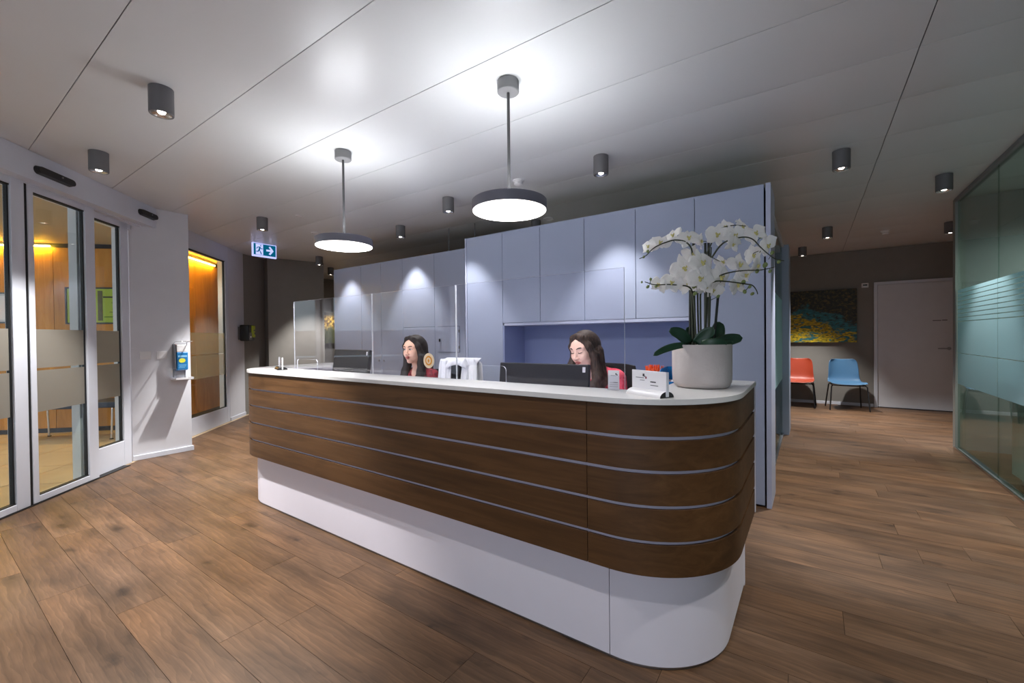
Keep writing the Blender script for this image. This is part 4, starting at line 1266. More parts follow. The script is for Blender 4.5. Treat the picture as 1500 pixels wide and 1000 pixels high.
# ------------------------------------------------------------------ things on the counter
ZT = 0.980
def sign_holder(loc_, rot, label, plate, big=True):
    o = thing('name_plate_holder', label, 'sign', loc_, rot, 'name plate holders on the counter')
    Lh, r = 0.085, 0.034
    n = 14
    vs, fs = [], []
    for sx in (-1, 1):
        for i in range(n + 1):
            a = math.pi * i / n
            vs.append((sx * Lh, -r * math.cos(a), 0.022 * math.sin(a)))
    k = n + 1
    for i in range(n): fs.append((i, i + 1, k + i + 1, k + i))
    mesh('curved_base', vs, fs, M['drip'] if plate else M['chrome'], o, smooth=True)
    for sx, nm in ((-1, 'end_cap'), (1, 'end_cap')):
        mesh(nm, [(sx * (Lh - 0.0005), v[1] * 0.99, v[2] * 0.99) for v in vs[:k]], [list(range(k))], M['black_plastic'], o)
    if plate:
        p_ = box2('plate', (-Lh, -0.003, 0.016), (Lh, 0.003, 0.090), M['paper'], o, bevel=0.0008)
        box2('plate_edge', (Lh - 0.001, -0.006, 0.004), (Lh + 0.003, 0.006, 0.090), M['acrylic_edge_shine'], o)
        def ink(nm, x0, x1, z0, z1, m):
            return mesh(nm, [(x0, -0.0037, z0), (x1, -0.0037, z0), (x1, -0.0037, z1), (x0, -0.0037, z1)], [(0, 1, 2, 3)], m, p_)
        ink('logo_mark', -0.028, -0.019, 0.068, 0.078, M['print_dark'])
        ink('logo_mark', -0.015, -0.008, 0.060, 0.068, M['print_red'])
        ink('logo_mark', -0.020, -0.014, 0.066, 0.071, M['print_grey'])
        ink('print_line', -0.064, -0.022, 0.0615, 0.0640, M['print_grey'])
        ink('print_line', -0.042, -0.018, 0.0525, 0.0545, M['print_grey'])
        ink('print_line', 0.010, 0.037, 0.0485, 0.0525, M['print_dark'])
        ink('print_line', 0.010, 0.048, 0.0365, 0.0395, M['print_grey'])
    else:
        box2('plate', (-Lh, -0.0025, 0.012), (Lh, 0.0025, 0.088), M['acrylic'], o)
        for sx in (-1, 1):
            box2('plate_edge', (sx * Lh - 0.002, -0.004, 0.006), (sx * Lh + 0.002, 0.004, 0.089), M['acrylic_edge_shine'], o)
    return o
sign_holder((-0.490, 1.582, ZT), R(-28), 'white name plate in a curved white base, left of the orchid pot', True)
sign_holder((-3.17, 1.60, ZT), R(160), 'clear empty plate in a small silver base at the far left end of the counter', False)
ch = thing('card_holder', 'upright clear holder with white printed card, just left of the name plate', 'card holder', (-0.657, 1.660, ZT), R(0))
box2('foot', (-0.024, -0.012, 0.0), (0.024, 0.022, 0.003), M['acrylic'], ch)
box2('pocket', (-0.025, -0.004, 0.003), (0.025, -0.002, 0.060), M['acrylic'], ch)
cd = box2('card', (-0.0235, -0.001, 0.003), (0.0235, 0.001, 0.080), M['paper'], ch)
def ink2(x0, x1, z0, z1, m):
    mesh('print_line', [(x0, -0.0015, z0), (x1, -0.0015, z0), (x1, -0.0015, z1), (x0, -0.0015, z1)], [(0, 1, 2, 3)], m, cd)
ink2(0.008, 0.013, 0.063, 0.069, M['print_dark']); ink2(0.013, 0.017, 0.060, 0.065, M['print_dark']); ink2(-0.012, 0.012, 0.0585, 0.060, M['print_grey'])
for z in (0.030, 0.022, 0.014):
    ink2(-0.017, 0.018, z, z + 0.0014, M['print_grey'])
ink2(0.0, 0.018, 0.0305, 0.0325, M['print_dark'])

# monitors seen from behind
def monitor(label, loc_, rot, w, h, tilt, zc, white_side=False):
    o = thing('computer_monitor', label, 'monitor', loc_, rot, 'monitors on the reception desk')
    rx = Matrix.Rotation(tilt, 3, 'X')
    # the screen looks along +Y, its back towards the counter front
    box('panel', (0, 0, zc), (w, 0.028, h), M['monitor_back'], o, rot=rx, bevel=0.005)
    box('screen_face', Vector((0, 0, zc)) + rx @ Vector((0, 0.0145, 0)), (w - 0.02, 0.002, h - 0.02), M['screen_on'], o, rot=rx)
    box('rear_hump', Vector((0, 0, zc)) + rx @ Vector((0, -0.020, -h * 0.30)), (w * 0.34, 0.02, h * 0.34), M['monitor_back'], o, rot=rx, bevel=0.01)
    tube('stand_neck', [(0, -0.03, zc - 0.05), (0, -0.035, 0.02)], 0.018, M['monitor_back'], o, n=12)
    lathe('stand_foot', [(0, 0), (0.11, 0), (0.11, 0.008), (0.03, 0.016), (0, 0.018)], M['monitor_back'], o, n=28, c=(0, -0.02, 0))
    box('rear_sticker', Vector((0, 0, zc)) + rx @ Vector((w / 2 - 0.028, -0.0148, h / 2 - 0.028)), (0.016, 0.001, 0.028), M['paper'], o, rot=rx)
    return o
M['monitor_back'] = mat('dark monitor plastic', (46, 46, 50), 0.4, noise=0.03)
M['screen_on'] = emis('lit screen', (190, 205, 225), 0.8)
monitor('left monitor seen from behind with a small white sticker at its corner', (-3.055, 2.10, 0.74), R(-6), 0.55, 0.29, R(-7), 0.225)
monitor('right monitor seen from behind, hiding the desk before the woman in pink', (-1.235, 2.06, 0.74), R(3), 0.56, 0.295, R(-6), 0.162)
kb = thing('keyboard', 'slim black keyboard on the desk of the woman in dark red', 'keyboard', (-2.80, 2.225, 0.74), 0, 'keyboards on the desk')
box('base_plate', (0, 0, 0.006), (0.36, 0.10, 0.012), M['black_plastic'], kb, bevel=0.003)
v_, f_ = slab_geo([[(-0.17 + 0.024 * i, -0.042 + 0.017 * j), (-0.149 + 0.024 * i, -0.042 + 0.017 * j), (-0.149 + 0.024 * i, -0.028 + 0.017 * j), (-0.17 + 0.024 * i, -0.028 + 0.017 * j)] for i in range(14) for j in range(5)], 0.012, 0.015)
tag(mesh('keys', v_, f_, M['dark_grey'], kb), kind='stuff')
k2 = copy_tree(kb); k2.location = (-1.25, 2.235, 0.74); k2['label'] = 'slim black keyboard on the desk of the woman in pink'

# blue letter trays and the small orange ornament behind the name plate
M['tray_blue'] = mat('translucent blue plastic', (18, 112, 176), 0.2, noise=0.05, coat=0.4)
for k in range(3):
    o = thing('letter_tray', ['blue letter tray behind the pot, lowest of its stack', 'blue letter tray behind the pot, middle of its stack', 'blue letter tray behind the pot, topmost of its stack'][k], 'tray',
              (-0.580, 2.515, 0.74 + 0.0915 * k), R(6), 'stacked blue letter trays')
    box2('floor_plate', (-0.115, -0.16, 0.0), (0.115, 0.16, 0.005), M['tray_blue'], o)
    # scooped front and sides
    def side(nm, x):
        pr = [(-0.16, 0.0), (0.16, 0.0), (0.16, 0.09), (-0.05, 0.09), (-0.11, 0.075), (-0.15, 0.035)]
        bm = bmesh.new()
        a = [bm.verts.new((x, y, z)) for y, z in pr]; b_ = [bm.verts.new((x + 0.004, y, z)) for y, z in pr]
        bm.faces.new(a[::-1]); bm.faces.new(b_)
        for i in range(len(pr)):
            bm.faces.new((a[i], a[(i + 1) % len(pr)], b_[(i + 1) % len(pr)], b_[i]))
        bm_obj(nm, bm, M['tray_blue'], o)
    side('side_wall', -0.119); side('side_wall', 0.115)
    box2('rear_wall', (-0.115, 0.156, 0.005), (0.115, 0.16, 0.09), M['tray_blue'], o)
    box2('front_lip', (-0.115, -0.16, 0.005), (0.115, -0.156, 0.030), M['tray_blue'], o)
    if k == 2:
        box2('paper_sheet', (-0.105, -0.15, 0.005), (0.105, 0.15, 0.012), M['paper'], o)
og2 = thing('desk_ornament', 'small orange fringed ornament showing above the white name plate', 'ornament', (-0.772, 2.60, 0.74))
lathe('stand', [(0, 0), (0.035, 0), (0.03, 0.12), (0.014, 0.20), (0.012, 0.23), (0, 0.23)], M['black_plastic'], og2, n=20)
bm = bmesh.new()
bm_lathe(bm, [(0, 0.215), (0.040, 0.222), (0.048, 0.240), (0.040, 0.258), (0.0, 0.264)], 20)
for i in range(14):
    a = 2 * math.pi * i / 14
    for rr, hh in ((0.044, 0.028), (0.024, 0.034)):
        bm_tube(bm, [(rr * math.cos(a), rr * math.sin(a), 0.245), (rr * 1.2 * math.cos(a), rr * 1.2 * math.sin(a), 0.25 + hh)], [0.006, 0.002], 6)
bm_obj('fringe', bm, mat('orange felt', (222, 84, 32), 0.7, noise=0.06), og2, smooth=40)

# office chairs
M['chair_black'] = mat('black mesh fabric', (30, 30, 34), 0.8, noise=0.08, nscale=60)
def office_chair(loc_, rot, label, bw=0.44, bh=0.50, ztop=1.01):
    o = thing('office_chair', label, 'chair', loc_, rot, 'office chairs behind the counter')
    box2('seat', (-0.20, -0.24, 0.30), (0.20, 0.20, 0.365), M['chair_black'], o, bevel=0.028)
    bm = bmesh.new()
    nx, nz = 10, 8
    V = {}
    for side_ in (0, 1):
        for j in range(nz + 1):
            for i in range(nx + 1):
                u = -1 + 2 * i / nx; t = j / nz
                w = bw / 2 * (1 - 0.10 * abs(2 * t - 1) ** 3)
                V[side_, i, j] = bm.verts.new((u * w, 0.22 + 0.05 * t - 0.05 * u * u * 0.6 + 0.022 * side_, ztop - bh + bh * t - (0.012 * u ** 4 if t > .9 else 0)))
    for side_ in (0, 1):
        for j in range(nz):
            for i in range(nx):
                q = [V[side_, i, j], V[side_, i + 1, j], V[side_, i + 1, j + 1], V[side_, i, j + 1]]
                bm.faces.new(q if side_ == 0 else q[::-1])
    per = [(i, 0) for i in range(nx)] + [(nx, j) for j in range(nz)] + [(nx - i, nz) for i in range(nx)] + [(0, nz - j) for j in range(nz)]
    for a, b_ in zip(per, per[1:] + per[:1]):
        bm.faces.new((V[0, a[0], a[1]], V[1, a[0], a[1]], V[1, b_[0], b_[1]], V[0, b_[0], b_[1]]))
    bm_obj('backrest', bm, M['chair_black'], o, smooth=40)
    tube('back_bar', smooth_path([(0, 0.05, 0.29), (0, 0.20, 0.29), (0, 0.27, 0.36), (0, 0.275, 0.60)], 4), 0.022, M['black_plastic'], o, n=10)
    tube('gas_column', [(0, 0, 0.09), (0, 0, 0.305)], 0.025, M['steel'], o, n=14)
    for k in range(5):
        a = 2 * math.pi * k / 5 + 0.3
        tube('base_arm', [(0.02 * math.cos(a), 0.02 * math.sin(a), 0.10), (0.27 * math.cos(a), 0.27 * math.sin(a), 0.066)], [0.024, 0.014], M['black_plastic'], o, n=8)
        c = lathe('caster', [(0, -0.012), (0.03, -0.012), (0.032, 0), (0.03, 0.012), (0, 0.012)], M['black_plastic'], o, n=16)
        c.matrix_basis = Matrix.Translation((0.27 * math.cos(a), 0.27 * math.sin(a), 0.033)) @ Matrix.Rotation(a, 4, 'Z') @ Matrix.Rotation(R(90), 4, 'Y')
    return o
office_chair((-1.24, 2.66, 0), R(-6), 'black office chair the woman in pink sits on', bw=0.50, ztop=1.005, bh=0.55)
office_chair((-2.86, 2.70, 0), R(4), 'office chair hidden behind the woman in dark red', bw=0.40, ztop=0.90, bh=0.46)
office_chair((-2.345, 2.45, 0), R(14), 'office chair with a white coat hung over its back', bw=0.30, ztop=1.01, bh=0.52)
# white coat over the third chair: a draped sheet with folds, open at the front
lc = thing('lab_coat', 'white coat draped over the chair back right of the woman in dark red', 'coat', (-2.345, 2.45, 0), R(14))
def drape(nm, x0, x1, y_top, y_bot, z_top, z_bot, amp, nfold, seed, flare=0.0, notch=None, puff=0.0):
    vs, fs = [], []
    nx, nz = 36, 22
    rg = random.Random(seed); ph = rg.random() * 6
    for j in range(nz + 1):
        t = j / nz
        for i in range(nx + 1):
            u = i / nx
            x = x0 + (x1 - x0) * u
            x = (x - (x0 + x1) / 2) * (1 + flare * t) + (x0 + x1) / 2
            zt = z_top - 0.05 * max(0.0, abs(2 * u - 1) - 0.72) / 0.28
            zb = z_bot + (notch * math.sin(math.pi * u) if notch else 0)
            z = zt + (zb - zt) * t
            f = amp * (0.15 + 0.85 * t) * (math.sin(u * nfold * math.pi + ph) + 0.5 * math.sin(u * nfold * 2.3 * math.pi + 1.7 * ph + 2 * t))
            vs.append((x, y_top + (y_bot - y_top) * t + f - puff * math.sin(math.pi * t), z))
    for j in range(nz):
        for i in range(nx):
            a = j * (nx + 1) + i
            fs.append((a, a + 1, a + nx + 2, a + nx + 1))
    o = mesh(nm, vs, fs, M['coat'], lc, smooth=True)
    md = o.modifiers.new('thickness', 'SOLIDIFY'); md.thickness = 0.004; md.offset = 0
    return o
M['coat'] = mat('white cotton', (232, 232, 236), 0.9, noise=0.02, bump=0.1, bscale=50)
drape('coat_back', -0.17, 0.17, 0.315, 0.34, 1.028, 0.50, 0.012, 7, 3, 0.12)
drape('shoulder', -0.165, 0.165, 0.205, 0.315, 1.024, 1.026, 0.002, 3, 8)
drape('front_left', -0.175, -0.060, 0.205, 0.14, 1.022, 0.55, 0.010, 4, 5, 0.10)
drape('front_right', 0.040, 0.175, 0.205, 0.14, 1.022, 0.55, 0.011, 5, 6, 0.16)
drape('collar', -0.10, 0.10, 0.200, 0.175, 1.030, 0.945, 0.006, 3, 11, -0.1, notch=0.03, puff=0.012)

rl = bpy.data.lights.new('room_fill_light', 'SPOT'); rl.energy = 38; rl.spot_size = R(155); rl.spot_blend = 0.9; rl.shadow_soft_size = 0.08; rl.color = (0.92, 0.97, 1.0)
rf = thing('recessed_downlight', 'added round recessed downlight, unseen, brightening the glazed room', 'light', (1.95, 5.3, HC))  # added lamp, lifts the frosted bands and the room behind the glass
lathe('trim_ring', [(0.05, -0.003), (0.07, -0.006), (0.08, 0.0)], M['white_plastic'], rf, n=28)
lathe('bulb', [(0.0, -0.001), (0.05, -0.002)], M['bulb'], rf, n=24)
lo = bpy.data.objects.new('bulb_light', rl); lo.location = (0, 0, -0.02); link(lo, rf)

v3 = copy_tree(vf); v3.location = (-7.05, 2.22, 2.50); v3['label'] = 'added recessed downlight, unseen, brightening the oak wall behind the tall window'  # added lamp, brightens the oak seen through the tall window

# ------------------------------------------------------------------ potted orchid on the counter
FLOWERS = [(-0.190, -0.100, 0.605, 0.065, -60.000, 10.000), (-0.141, -0.090, 0.615, 0.078, -40.000, 25.000), (-0.106, -0.029, 0.651, 0.080, -25.000, 30.000), (-0.039, -0.043, 0.630, 0.086, -15.000, 20.000), (-0.009, 0.051, 0.628, 0.065, 20.000, 0.000), (0.062, 0.015, 0.640, 0.091, -10.000, 10.000), (0.124, 0.034, 0.632, 0.085, 5.000, 5.000), (0.077, 0.111, 0.689, 0.065, 10.000, 20.000), (0.139, 0.142, 0.686, 0.080, 20.000, 15.000), (0.190, 0.117, 0.647, 0.086, 15.000, 10.000), (0.231, 0.169, 0.599, 0.087, 25.000, 5.000), (0.121, 0.019, 0.593, 0.062, 0.000, -20.000), (0.176, 0.179, 0.566, 0.083, 10.000, -15.000), (0.199, 0.121, 0.512, 0.075, 30.000, -10.000), (-0.048, -0.088, 0.499, 0.102, -15.000, 5.000), (0.019, -0.078, 0.515, 0.106, 5.000, 10.000), (-0.025, -0.034, 0.555, 0.092, -5.000, 25.000), (0.018, -0.103, 0.449, 0.099, 0.000, -10.000), (0.080, -0.023, 0.458, 0.106, 15.000, 0.000), (0.028, -0.048, 0.423, 0.079, 5.000, -15.000), (-0.039, -0.058, 0.433, 0.080, -15.000, -15.000), (0.136, 0.077, 0.515, 0.098, 20.000, 15.000), (0.067, 0.102, 0.535, 0.071, 0.000, 25.000), (0.133, 0.037, 0.428, 0.085, 20.000, -15.000), (0.154, 0.114, 0.475, 0.081, 30.000, -5.000), (-0.146, -0.096, 0.438, 0.076, -45.000, -5.000), (-0.095, -0.097, 0.442, 0.086, -20.000, 0.000), (0.048, 0.002, 0.409, 0.074, -5.000, -20.000)]
BUDS = [(-0.193, -0.102, 0.582, 0.006), (-0.207, -0.113, 0.558, 0.005), (-0.177, -0.118, 0.459, 0.005), (-0.187, -0.125, 0.427, 0.006), (-0.208, -0.139, 0.447, 0.004), (-0.158, -0.105, 0.429, 0.006), (0.270, 0.220, 0.532, 0.007), (0.225, 0.139, 0.511, 0.009), (0.240, 0.174, 0.488, 0.006), (0.248, 0.180, 0.566, 0.007), (0.155, 0.040, 0.435, 0.008), (0.159, 0.043, 0.396, 0.007), (0.185, 0.061, 0.387, 0.006), (0.176, 0.055, 0.416, 0.006), (0.064, 0.013, 0.380, 0.006), (0.210, 0.154, 0.634, 0.006), (-0.011, -0.076, 0.421, 0.008), (-0.011, -0.064, 0.391, 0.007), (0.196, 0.131, 0.487, 0.007)]
STEM0 = [(-0.037, -0.023, 0.192), (-0.034, -0.019, 0.367), (-0.036, -0.019, 0.497), (-0.046, -0.012, 0.572), (-0.068, -0.021, 0.611), (-0.106, -0.041, 0.622), (-0.137, -0.063, 0.613), (-0.166, -0.084, 0.599), (-0.188, -0.099, 0.582), (-0.207, -0.113, 0.558), (-0.231, -0.130, 0.544)]
STEM1 = [(0.030, 0.023, 0.191), (0.030, 0.026, 0.366), (0.028, 0.026, 0.511), (0.035, 0.032, 0.563), (0.061, 0.038, 0.596), (0.091, 0.047, 0.611), (0.136, 0.079, 0.622), (0.165, 0.111, 0.615), (0.190, 0.140, 0.585), (0.214, 0.157, 0.558), (0.240, 0.186, 0.536), (0.270, 0.220, 0.529)]
STEM2 = [(0.017, 0.002, 0.192), (0.020, -0.006, 0.364), (0.033, -0.020, 0.434), (0.061, 0.000, 0.462), (0.099, 0.039, 0.477), (0.140, 0.080, 0.484), (0.194, 0.129, 0.487), (0.238, 0.172, 0.500)]
STEM3 = [(-0.021, -0.024, 0.192), (-0.020, -0.034, 0.336), (-0.027, -0.038, 0.400), (-0.053, -0.056, 0.420), (-0.086, -0.067, 0.427), (-0.125, -0.081, 0.432), (-0.173, -0.115, 0.432), (-0.206, -0.138, 0.444)]
STEM4 = [(-0.001, 0.002, 0.192), (0.003, -0.030, 0.335), (0.012, -0.047, 0.405), (0.042, -0.038, 0.434), (0.088, -0.006, 0.434), (0.146, 0.034, 0.424), (0.169, 0.050, 0.418), (0.182, 0.059, 0.399), (0.187, 0.062, 0.382)]
STEM5 = [(-0.015, 0.016, 0.192), (-0.017, 0.017, 0.368), (-0.008, 0.001, 0.483), (0.012, 0.041, 0.588), (0.046, 0.065, 0.661), (0.088, 0.107, 0.683), (0.137, 0.141, 0.680)]
STAKES = [(-0.031, -0.001, 0.177, -0.030, 0.006, 0.623), (0.022, 0.036, 0.177, 0.023, 0.043, 0.678), (0.007, 0.044, 0.176, 0.008, 0.050, 0.617), (-0.047, 0.006, 0.177, -0.046, 0.011, 0.487), (0.038, 0.053, 0.176, 0.059, 0.046, 0.395)]
LEAVES = [(-0.040, -0.037, 0.181, -0.063, -0.078, 0.222, -0.100, -0.127, 0.236, 0.044), (-0.040, -0.086, 0.179, -0.092, -0.159, 0.169, -0.138, -0.217, 0.138, 0.023), (0.043, 0.056, 0.182, 0.051, 0.088, 0.235, 0.053, 0.113, 0.277, 0.049), (0.049, 0.036, 0.182, 0.096, 0.070, 0.199, 0.144, 0.103, 0.205, 0.041), (-0.007, -0.064, 0.184, 0.029, -0.062, 0.221, 0.063, -0.063, 0.240, 0.041), (-0.042, 0.010, 0.180, -0.049, 0.018, 0.221, -0.053, 0.027, 0.257, 0.035), (0.011, -0.075, 0.182, 0.060, -0.078, 0.185, 0.108, -0.044, 0.190, 0.035), (0.039, -0.031, 0.181, 0.084, -0.024, 0.184, 0.120, 0.013, 0.191, 0.029)]
orc = thing('potted_orchid', 'white moth orchid with five sprays in a round pale concrete pot on the counter', 'plant', (-0.383, 1.958, 0.980))
M['pot'] = mat('pale concrete', (192, 183, 180), 0.75, noise=0.07, nscale=9, bump=0.12, bscale=90)
M['soil'] = mat('dark bark', (52, 40, 30), 0.95, noise=0.3, nscale=60, bump=0.5, bscale=90)
M['orchid_leaf'] = mat('dark orchid leaf', (36, 66, 46), 0.35, noise=0.18, nscale=16)
M['petal'] = None
def petal_mat():
    m, nt, out = nodes_of('white petal')
    b = nt.nodes.new('ShaderNodeBsdfPrincipled')
    b.inputs['Roughness'].default_value = 0.6
    tr = nt.nodes.new('ShaderNodeBsdfTranslucent')
    mx = nt.nodes.new('ShaderNodeMixShader'); mx.inputs[0].default_value = 0.28
    tc = nt.nodes.new('ShaderNodeTexCoord')
    n = nt.nodes.new('ShaderNodeTexNoise'); n.inputs['Scale'].default_value = 40
    nt.links.new(tc.outputs['Object'], n.inputs['Vector'])
    rp = nt.nodes.new('ShaderNodeValToRGB')
    rp.color_ramp.elements[0].color = (*lin((240, 237, 233)), 1); rp.color_ramp.elements[1].color = (*lin((252, 250, 248)), 1)
    nt.links.new(n.outputs[0], rp.inputs[0])
    nt.links.new(rp.outputs[0], b.inputs['Base Color']); nt.links.new(rp.outputs[0], tr.inputs[0])
    nt.links.new(b.outputs[0], mx.inputs[1]); nt.links.new(tr.outputs[0], mx.inputs[2]); nt.links.new(mx.outputs[0], out.inputs[0])
    return m
M['petal'] = petal_mat()
M['lip_yellow'] = mat('yellow green lip', (216, 206, 130), 0.5, noise=0.2, nscale=120)
M['stem_green'] = mat('olive stem', (52, 58, 36), 0.5, noise=0.15, nscale=60)
M['stem_dark'] = mat('dark stake', (24, 30, 22), 0.55, noise=0.1)
M['bud_green'] = mat('green bud', (126, 142, 84), 0.5, noise=0.12, nscale=80)
lathe('pot', [(0.0, 0.0), (0.096, 0.0), (0.108, 0.008), (0.1155, 0.024), (0.1175, 0.06), (0.1175, 0.176), (0.115, 0.180), (0.109, 0.180), (0.108, 0.165), (0.0, 0.160)], M['pot'], orc, n=64, angle=50)
bm = bmesh.new()
rg = random.Random(5)
bm_lathe(bm, [(0.0, 0.1605), (0.1075, 0.1605), (0.1075, 0.166), (0.0, 0.170)], 32)
for i in range(90):
    a = rg.random() * 6.283; r_ = 0.1 * math.sqrt(rg.random())
    bm_box(bm, (r_ * math.cos(a), r_ * math.sin(a), 0.169), (0.012, 0.008, 0.006), rot=Matrix.Rotation(rg.random() * 3, 3, 'Z') @ Matrix.Rotation(rg.random(), 3, 'X'))
tag(bm_obj('bark_soil', bm, M['soil'], orc), kind='stuff')
# leaves: broad straps curving through base, middle and tip
def strap(nm, a, b, c, w, m):
    a, b, c = Vector(a), Vector(b), Vector(c)
    n, k = 12, 6
    view = Vector((0.572, -0.82, 0.25)).normalized()
    vs, fs = [], []
    for i in range(n + 1):
        t = i / n
        p = (1 - t) ** 2 * a + 2 * t * (1 - t) * (2 * b - (a + c) / 2) + t * t * c
        d_ = (2 * (1 - t) * ((2 * b - (a + c) / 2) - a) + 2 * t * (c - (2 * b - (a + c) / 2))).normalized()
        s = d_.cross(view)
        s = s.normalized() if s.length > 1e-3 else Vector((1, 0, 0))
        nrm = s.cross(d_).normalized()
        ww = w / 2 * (0.45 + 0.55 * math.sin(math.pi * min(1, t * 0.80 + 0.16))) * (1 if t < 0.86 else math.sqrt(max(0.0, 1 - ((t - 0.86) / 0.14) ** 2)) + 0.02)
        for j in range(k + 1):
            u = -1 + 2 * j / k
            vs.append(p + s * (ww * u) + nrm * (-0.16 * ww * (1 - u * u)))
    for i in range(n):
        for j in range(k):
            q = i * (k + 1) + j
            fs.append((q, q + 1, q + k + 2, q + k + 1))
    o = mesh(nm, vs, fs, m, orc, smooth=True)
    md = o.modifiers.new('thickness', 'SOLIDIFY'); md.thickness = 0.0022; md.offset = 0
    return o
for L_ in LEAVES:
    strap('leaf', L_[0:3], L_[3:6], L_[6:9], L_[9] * 1.25, M['orchid_leaf'])
for s_ in STAKES:
    a, b = Vector(s_[:3]), Vector(s_[3:])
    a.z = 0.165
    tube('stake', [a, b], 0.0052, M['stem_dark'], orc, n=8)
for k_, st in enumerate((STEM0, STEM1, STEM2, STEM3, STEM4, STEM5)):
    st = [list(p) for p in st]
    st[0][2] = 0.165
    st[0][0] *= 0.8; st[0][1] *= 0.8
    for q_ in st[3:]:
        q_[0] += 0.572 * 0.034; q_[1] -= 0.82 * 0.034
    path = smooth_path(st, 5)
    nn = len(path)
    stem = tube('flower_stem', path, [0.0042 - 0.0026 * i / nn for i in range(nn)], M['stem_green'], orc, n=7)
# thin extra stems beside the stakes
for (x, y, dx, dz) in ((-0.018, -0.02, -0.01, 0.44), (0.012, 0.02, 0.02, 0.40), (0.03, -0.01, 0.012, 0.42)):
    tube('flower_stem', smooth_path([(x, y, 0.165), (x + dx * 0.4, y, 0.165 + dz * .5), (x + dx, y, 0.165 + dz)], 4), 0.003, M['stem_green'], orc, n=7)
for (x, y, z) in ((0.0, 0, 0.40), (0.024, 0.01, 0.33)):
    pass
# flower parts share mesh data; local frame: face looks along -Y, Z up, unit diameter about 1
def petal_mesh(nm, length, width, cup, tipw, base_w=0.18):
    n, k = 7, 6
    vs, fs = [], []
    for i in range(n + 1):
        t = i / n
        w = width / 2 * (math.sin(math.pi * (0.10 + 0.86 * t)) ** 0.62) * (1 + tipw * (t - 0.5))
        w = max(w, base_w * 0.2 * width) if t < 0.3 else w
        for j in range(k + 1):
            u = -1 + 2 * j / k
            z = length * t - (0.10 * length * u * u if t > 0.6 else 0) * (t - 0.6) * 2
            vs.append((w * u, -cup * length * math.sin(math.pi * 0.55 * t) + 0.10 * width * u * u * (0.3 + t) - 0.015 * math.sin(5 * u + 7 * t), z))
    for i in range(n):
        for j in range(k):
            q = i * (k + 1) + j
            fs.append((q, q + 1, q + k + 2, q + k + 1))
    me = bpy.data.meshes.new(nm)
    me.from_pydata(vs, [], fs); me.materials.append(M['petal'])
    me.polygons.foreach_set('use_smooth', [True] * len(me.polygons)); me.update()
    return me
me_wide = [petal_mesh('petal', 0.50, 0.62, 0.10, 0.25), petal_mesh('petal', 0.52, 0.58, 0.02, 0.15)]
me_sep = [petal_mesh('sepal', 0.50, 0.34, 0.08, -0.1), petal_mesh('sepal', 0.53, 0.32, -0.04, -0.2)]
bm = bmesh.new()
bmesh.ops.create_uvsphere(bm, u_segments=10, v_segments=7, radius=0.065)
bmesh.ops.scale(bm, vec=(0.8, 1.2, 1.0), verts=bm.verts)
bm_lathe(bm, [(0.0, -0.20), (0.05, -0.19), (0.075, -0.13), (0.05, -0.05), (0.02, 0.0)], 10, (0, -0.06, 0))
for sx in (-1, 1):
    bm_tube(bm, [(0.02 * sx, -0.05, -0.03), (0.09 * sx, -0.10, -0.02), (0.10 * sx, -0.12, 0.06)], [0.03, 0.045, 0.015], 7)
bmesh.ops.scale(bm, vec=(0.72, 0.8, 0.72), verts=bm.verts)
bmesh.ops.recalc_face_normals(bm, faces=bm.faces)
me_lip = bpy.data.meshes.new('flower'); bm.to_mesh(me_lip); bm.free()
me_lip.materials.append(M['lip_yellow']); me_lip.polygons.foreach_set('use_smooth', [True] * len(me_lip.polygons))
rg = random.Random(11)
allstems = [Vector(p) for st in (STEM0, STEM1, STEM2, STEM3, STEM4, STEM5) for p in smooth_path(st, 5)]
for (x, y, z, s, yaw, pitch) in FLOWERS:
    fl = bpy.data.objects.new('flower', me_lip); COL.objects.link(fl); fl.parent = orc
    # the sprays look towards the entrance side of the counter
    fl.rotation_euler = (R(-pitch + rg.uniform(-16, 16)), R(rg.uniform(-28, 28)), R(34.9 + yaw + rg.uniform(-14, 14)))
    fl.location = (x, y, z)
    s *= 1.14
    fl.scale = (s, s, s)
    for ang, data, off in ((82, me_wide, 0.0), (-82, me_wide, 0.0), (0, me_sep, 0.02), (140, me_sep, 0.025), (-140, me_sep, 0.025)):
        me_ = data[rg.randrange(2)]
        p_ = bpy.data.objects.new('petal' if data is me_wide else 'sepal', me_); COL.objects.link(p_); p_.parent = fl
        p_.location = (0, off, 0)
        p_.rotation_euler = (R(rg.uniform(-20, 14)), R(ang + rg.uniform(-11, 11)), R(rg.uniform(-18, 18)))
    # short flower stalk back to the nearest stem
    c = Vector((x, y, z)); near = min(allstems, key=lambda q: (q - c).length)
    if (near - c).length > 0.012:
        mid = (near + c) / 2 + Vector((-0.3, 0.45, 0.1)).normalized() * 0.012
        tube('flower_stalk', smooth_path([near, mid, c + Vector((-0.572, 0.82, 0)) * 0.004], 3), 0.0016, M['stem_green'], orc, n=6)
bm = bmesh.new(); bmesh.ops.create_uvsphere(bm, u_segments=10, v_segments=7, radius=1.0)
bmesh.ops.scale(bm, vec=(0.85, 0.85, 1.15), verts=bm.verts)
me_bud = bpy.data.meshes.new('bud'); bm.to_mesh(me_bud); bm.free(); me_bud.materials.append(M['bud_green'])
me_bud.polygons.foreach_set('use_smooth', [True] * len(me_bud.polygons))
for (x, y, z, r_) in BUDS:
    b_ = bpy.data.objects.new('bud', me_bud); COL.objects.link(b_); b_.parent = orc
    b_.location = (x, y, z); r_ *= 1.25; b_.scale = (r_, r_, r_); b_.rotation_euler = (rg.random(), rg.random(), 0)
    c = Vector((x, y, z)); near = min(allstems, key=lambda q: (q - c).length)
    if (near - c).length > 0.006:
        tube('bud_stalk', [near, c], 0.0014, M['stem_green'], orc, n=6)

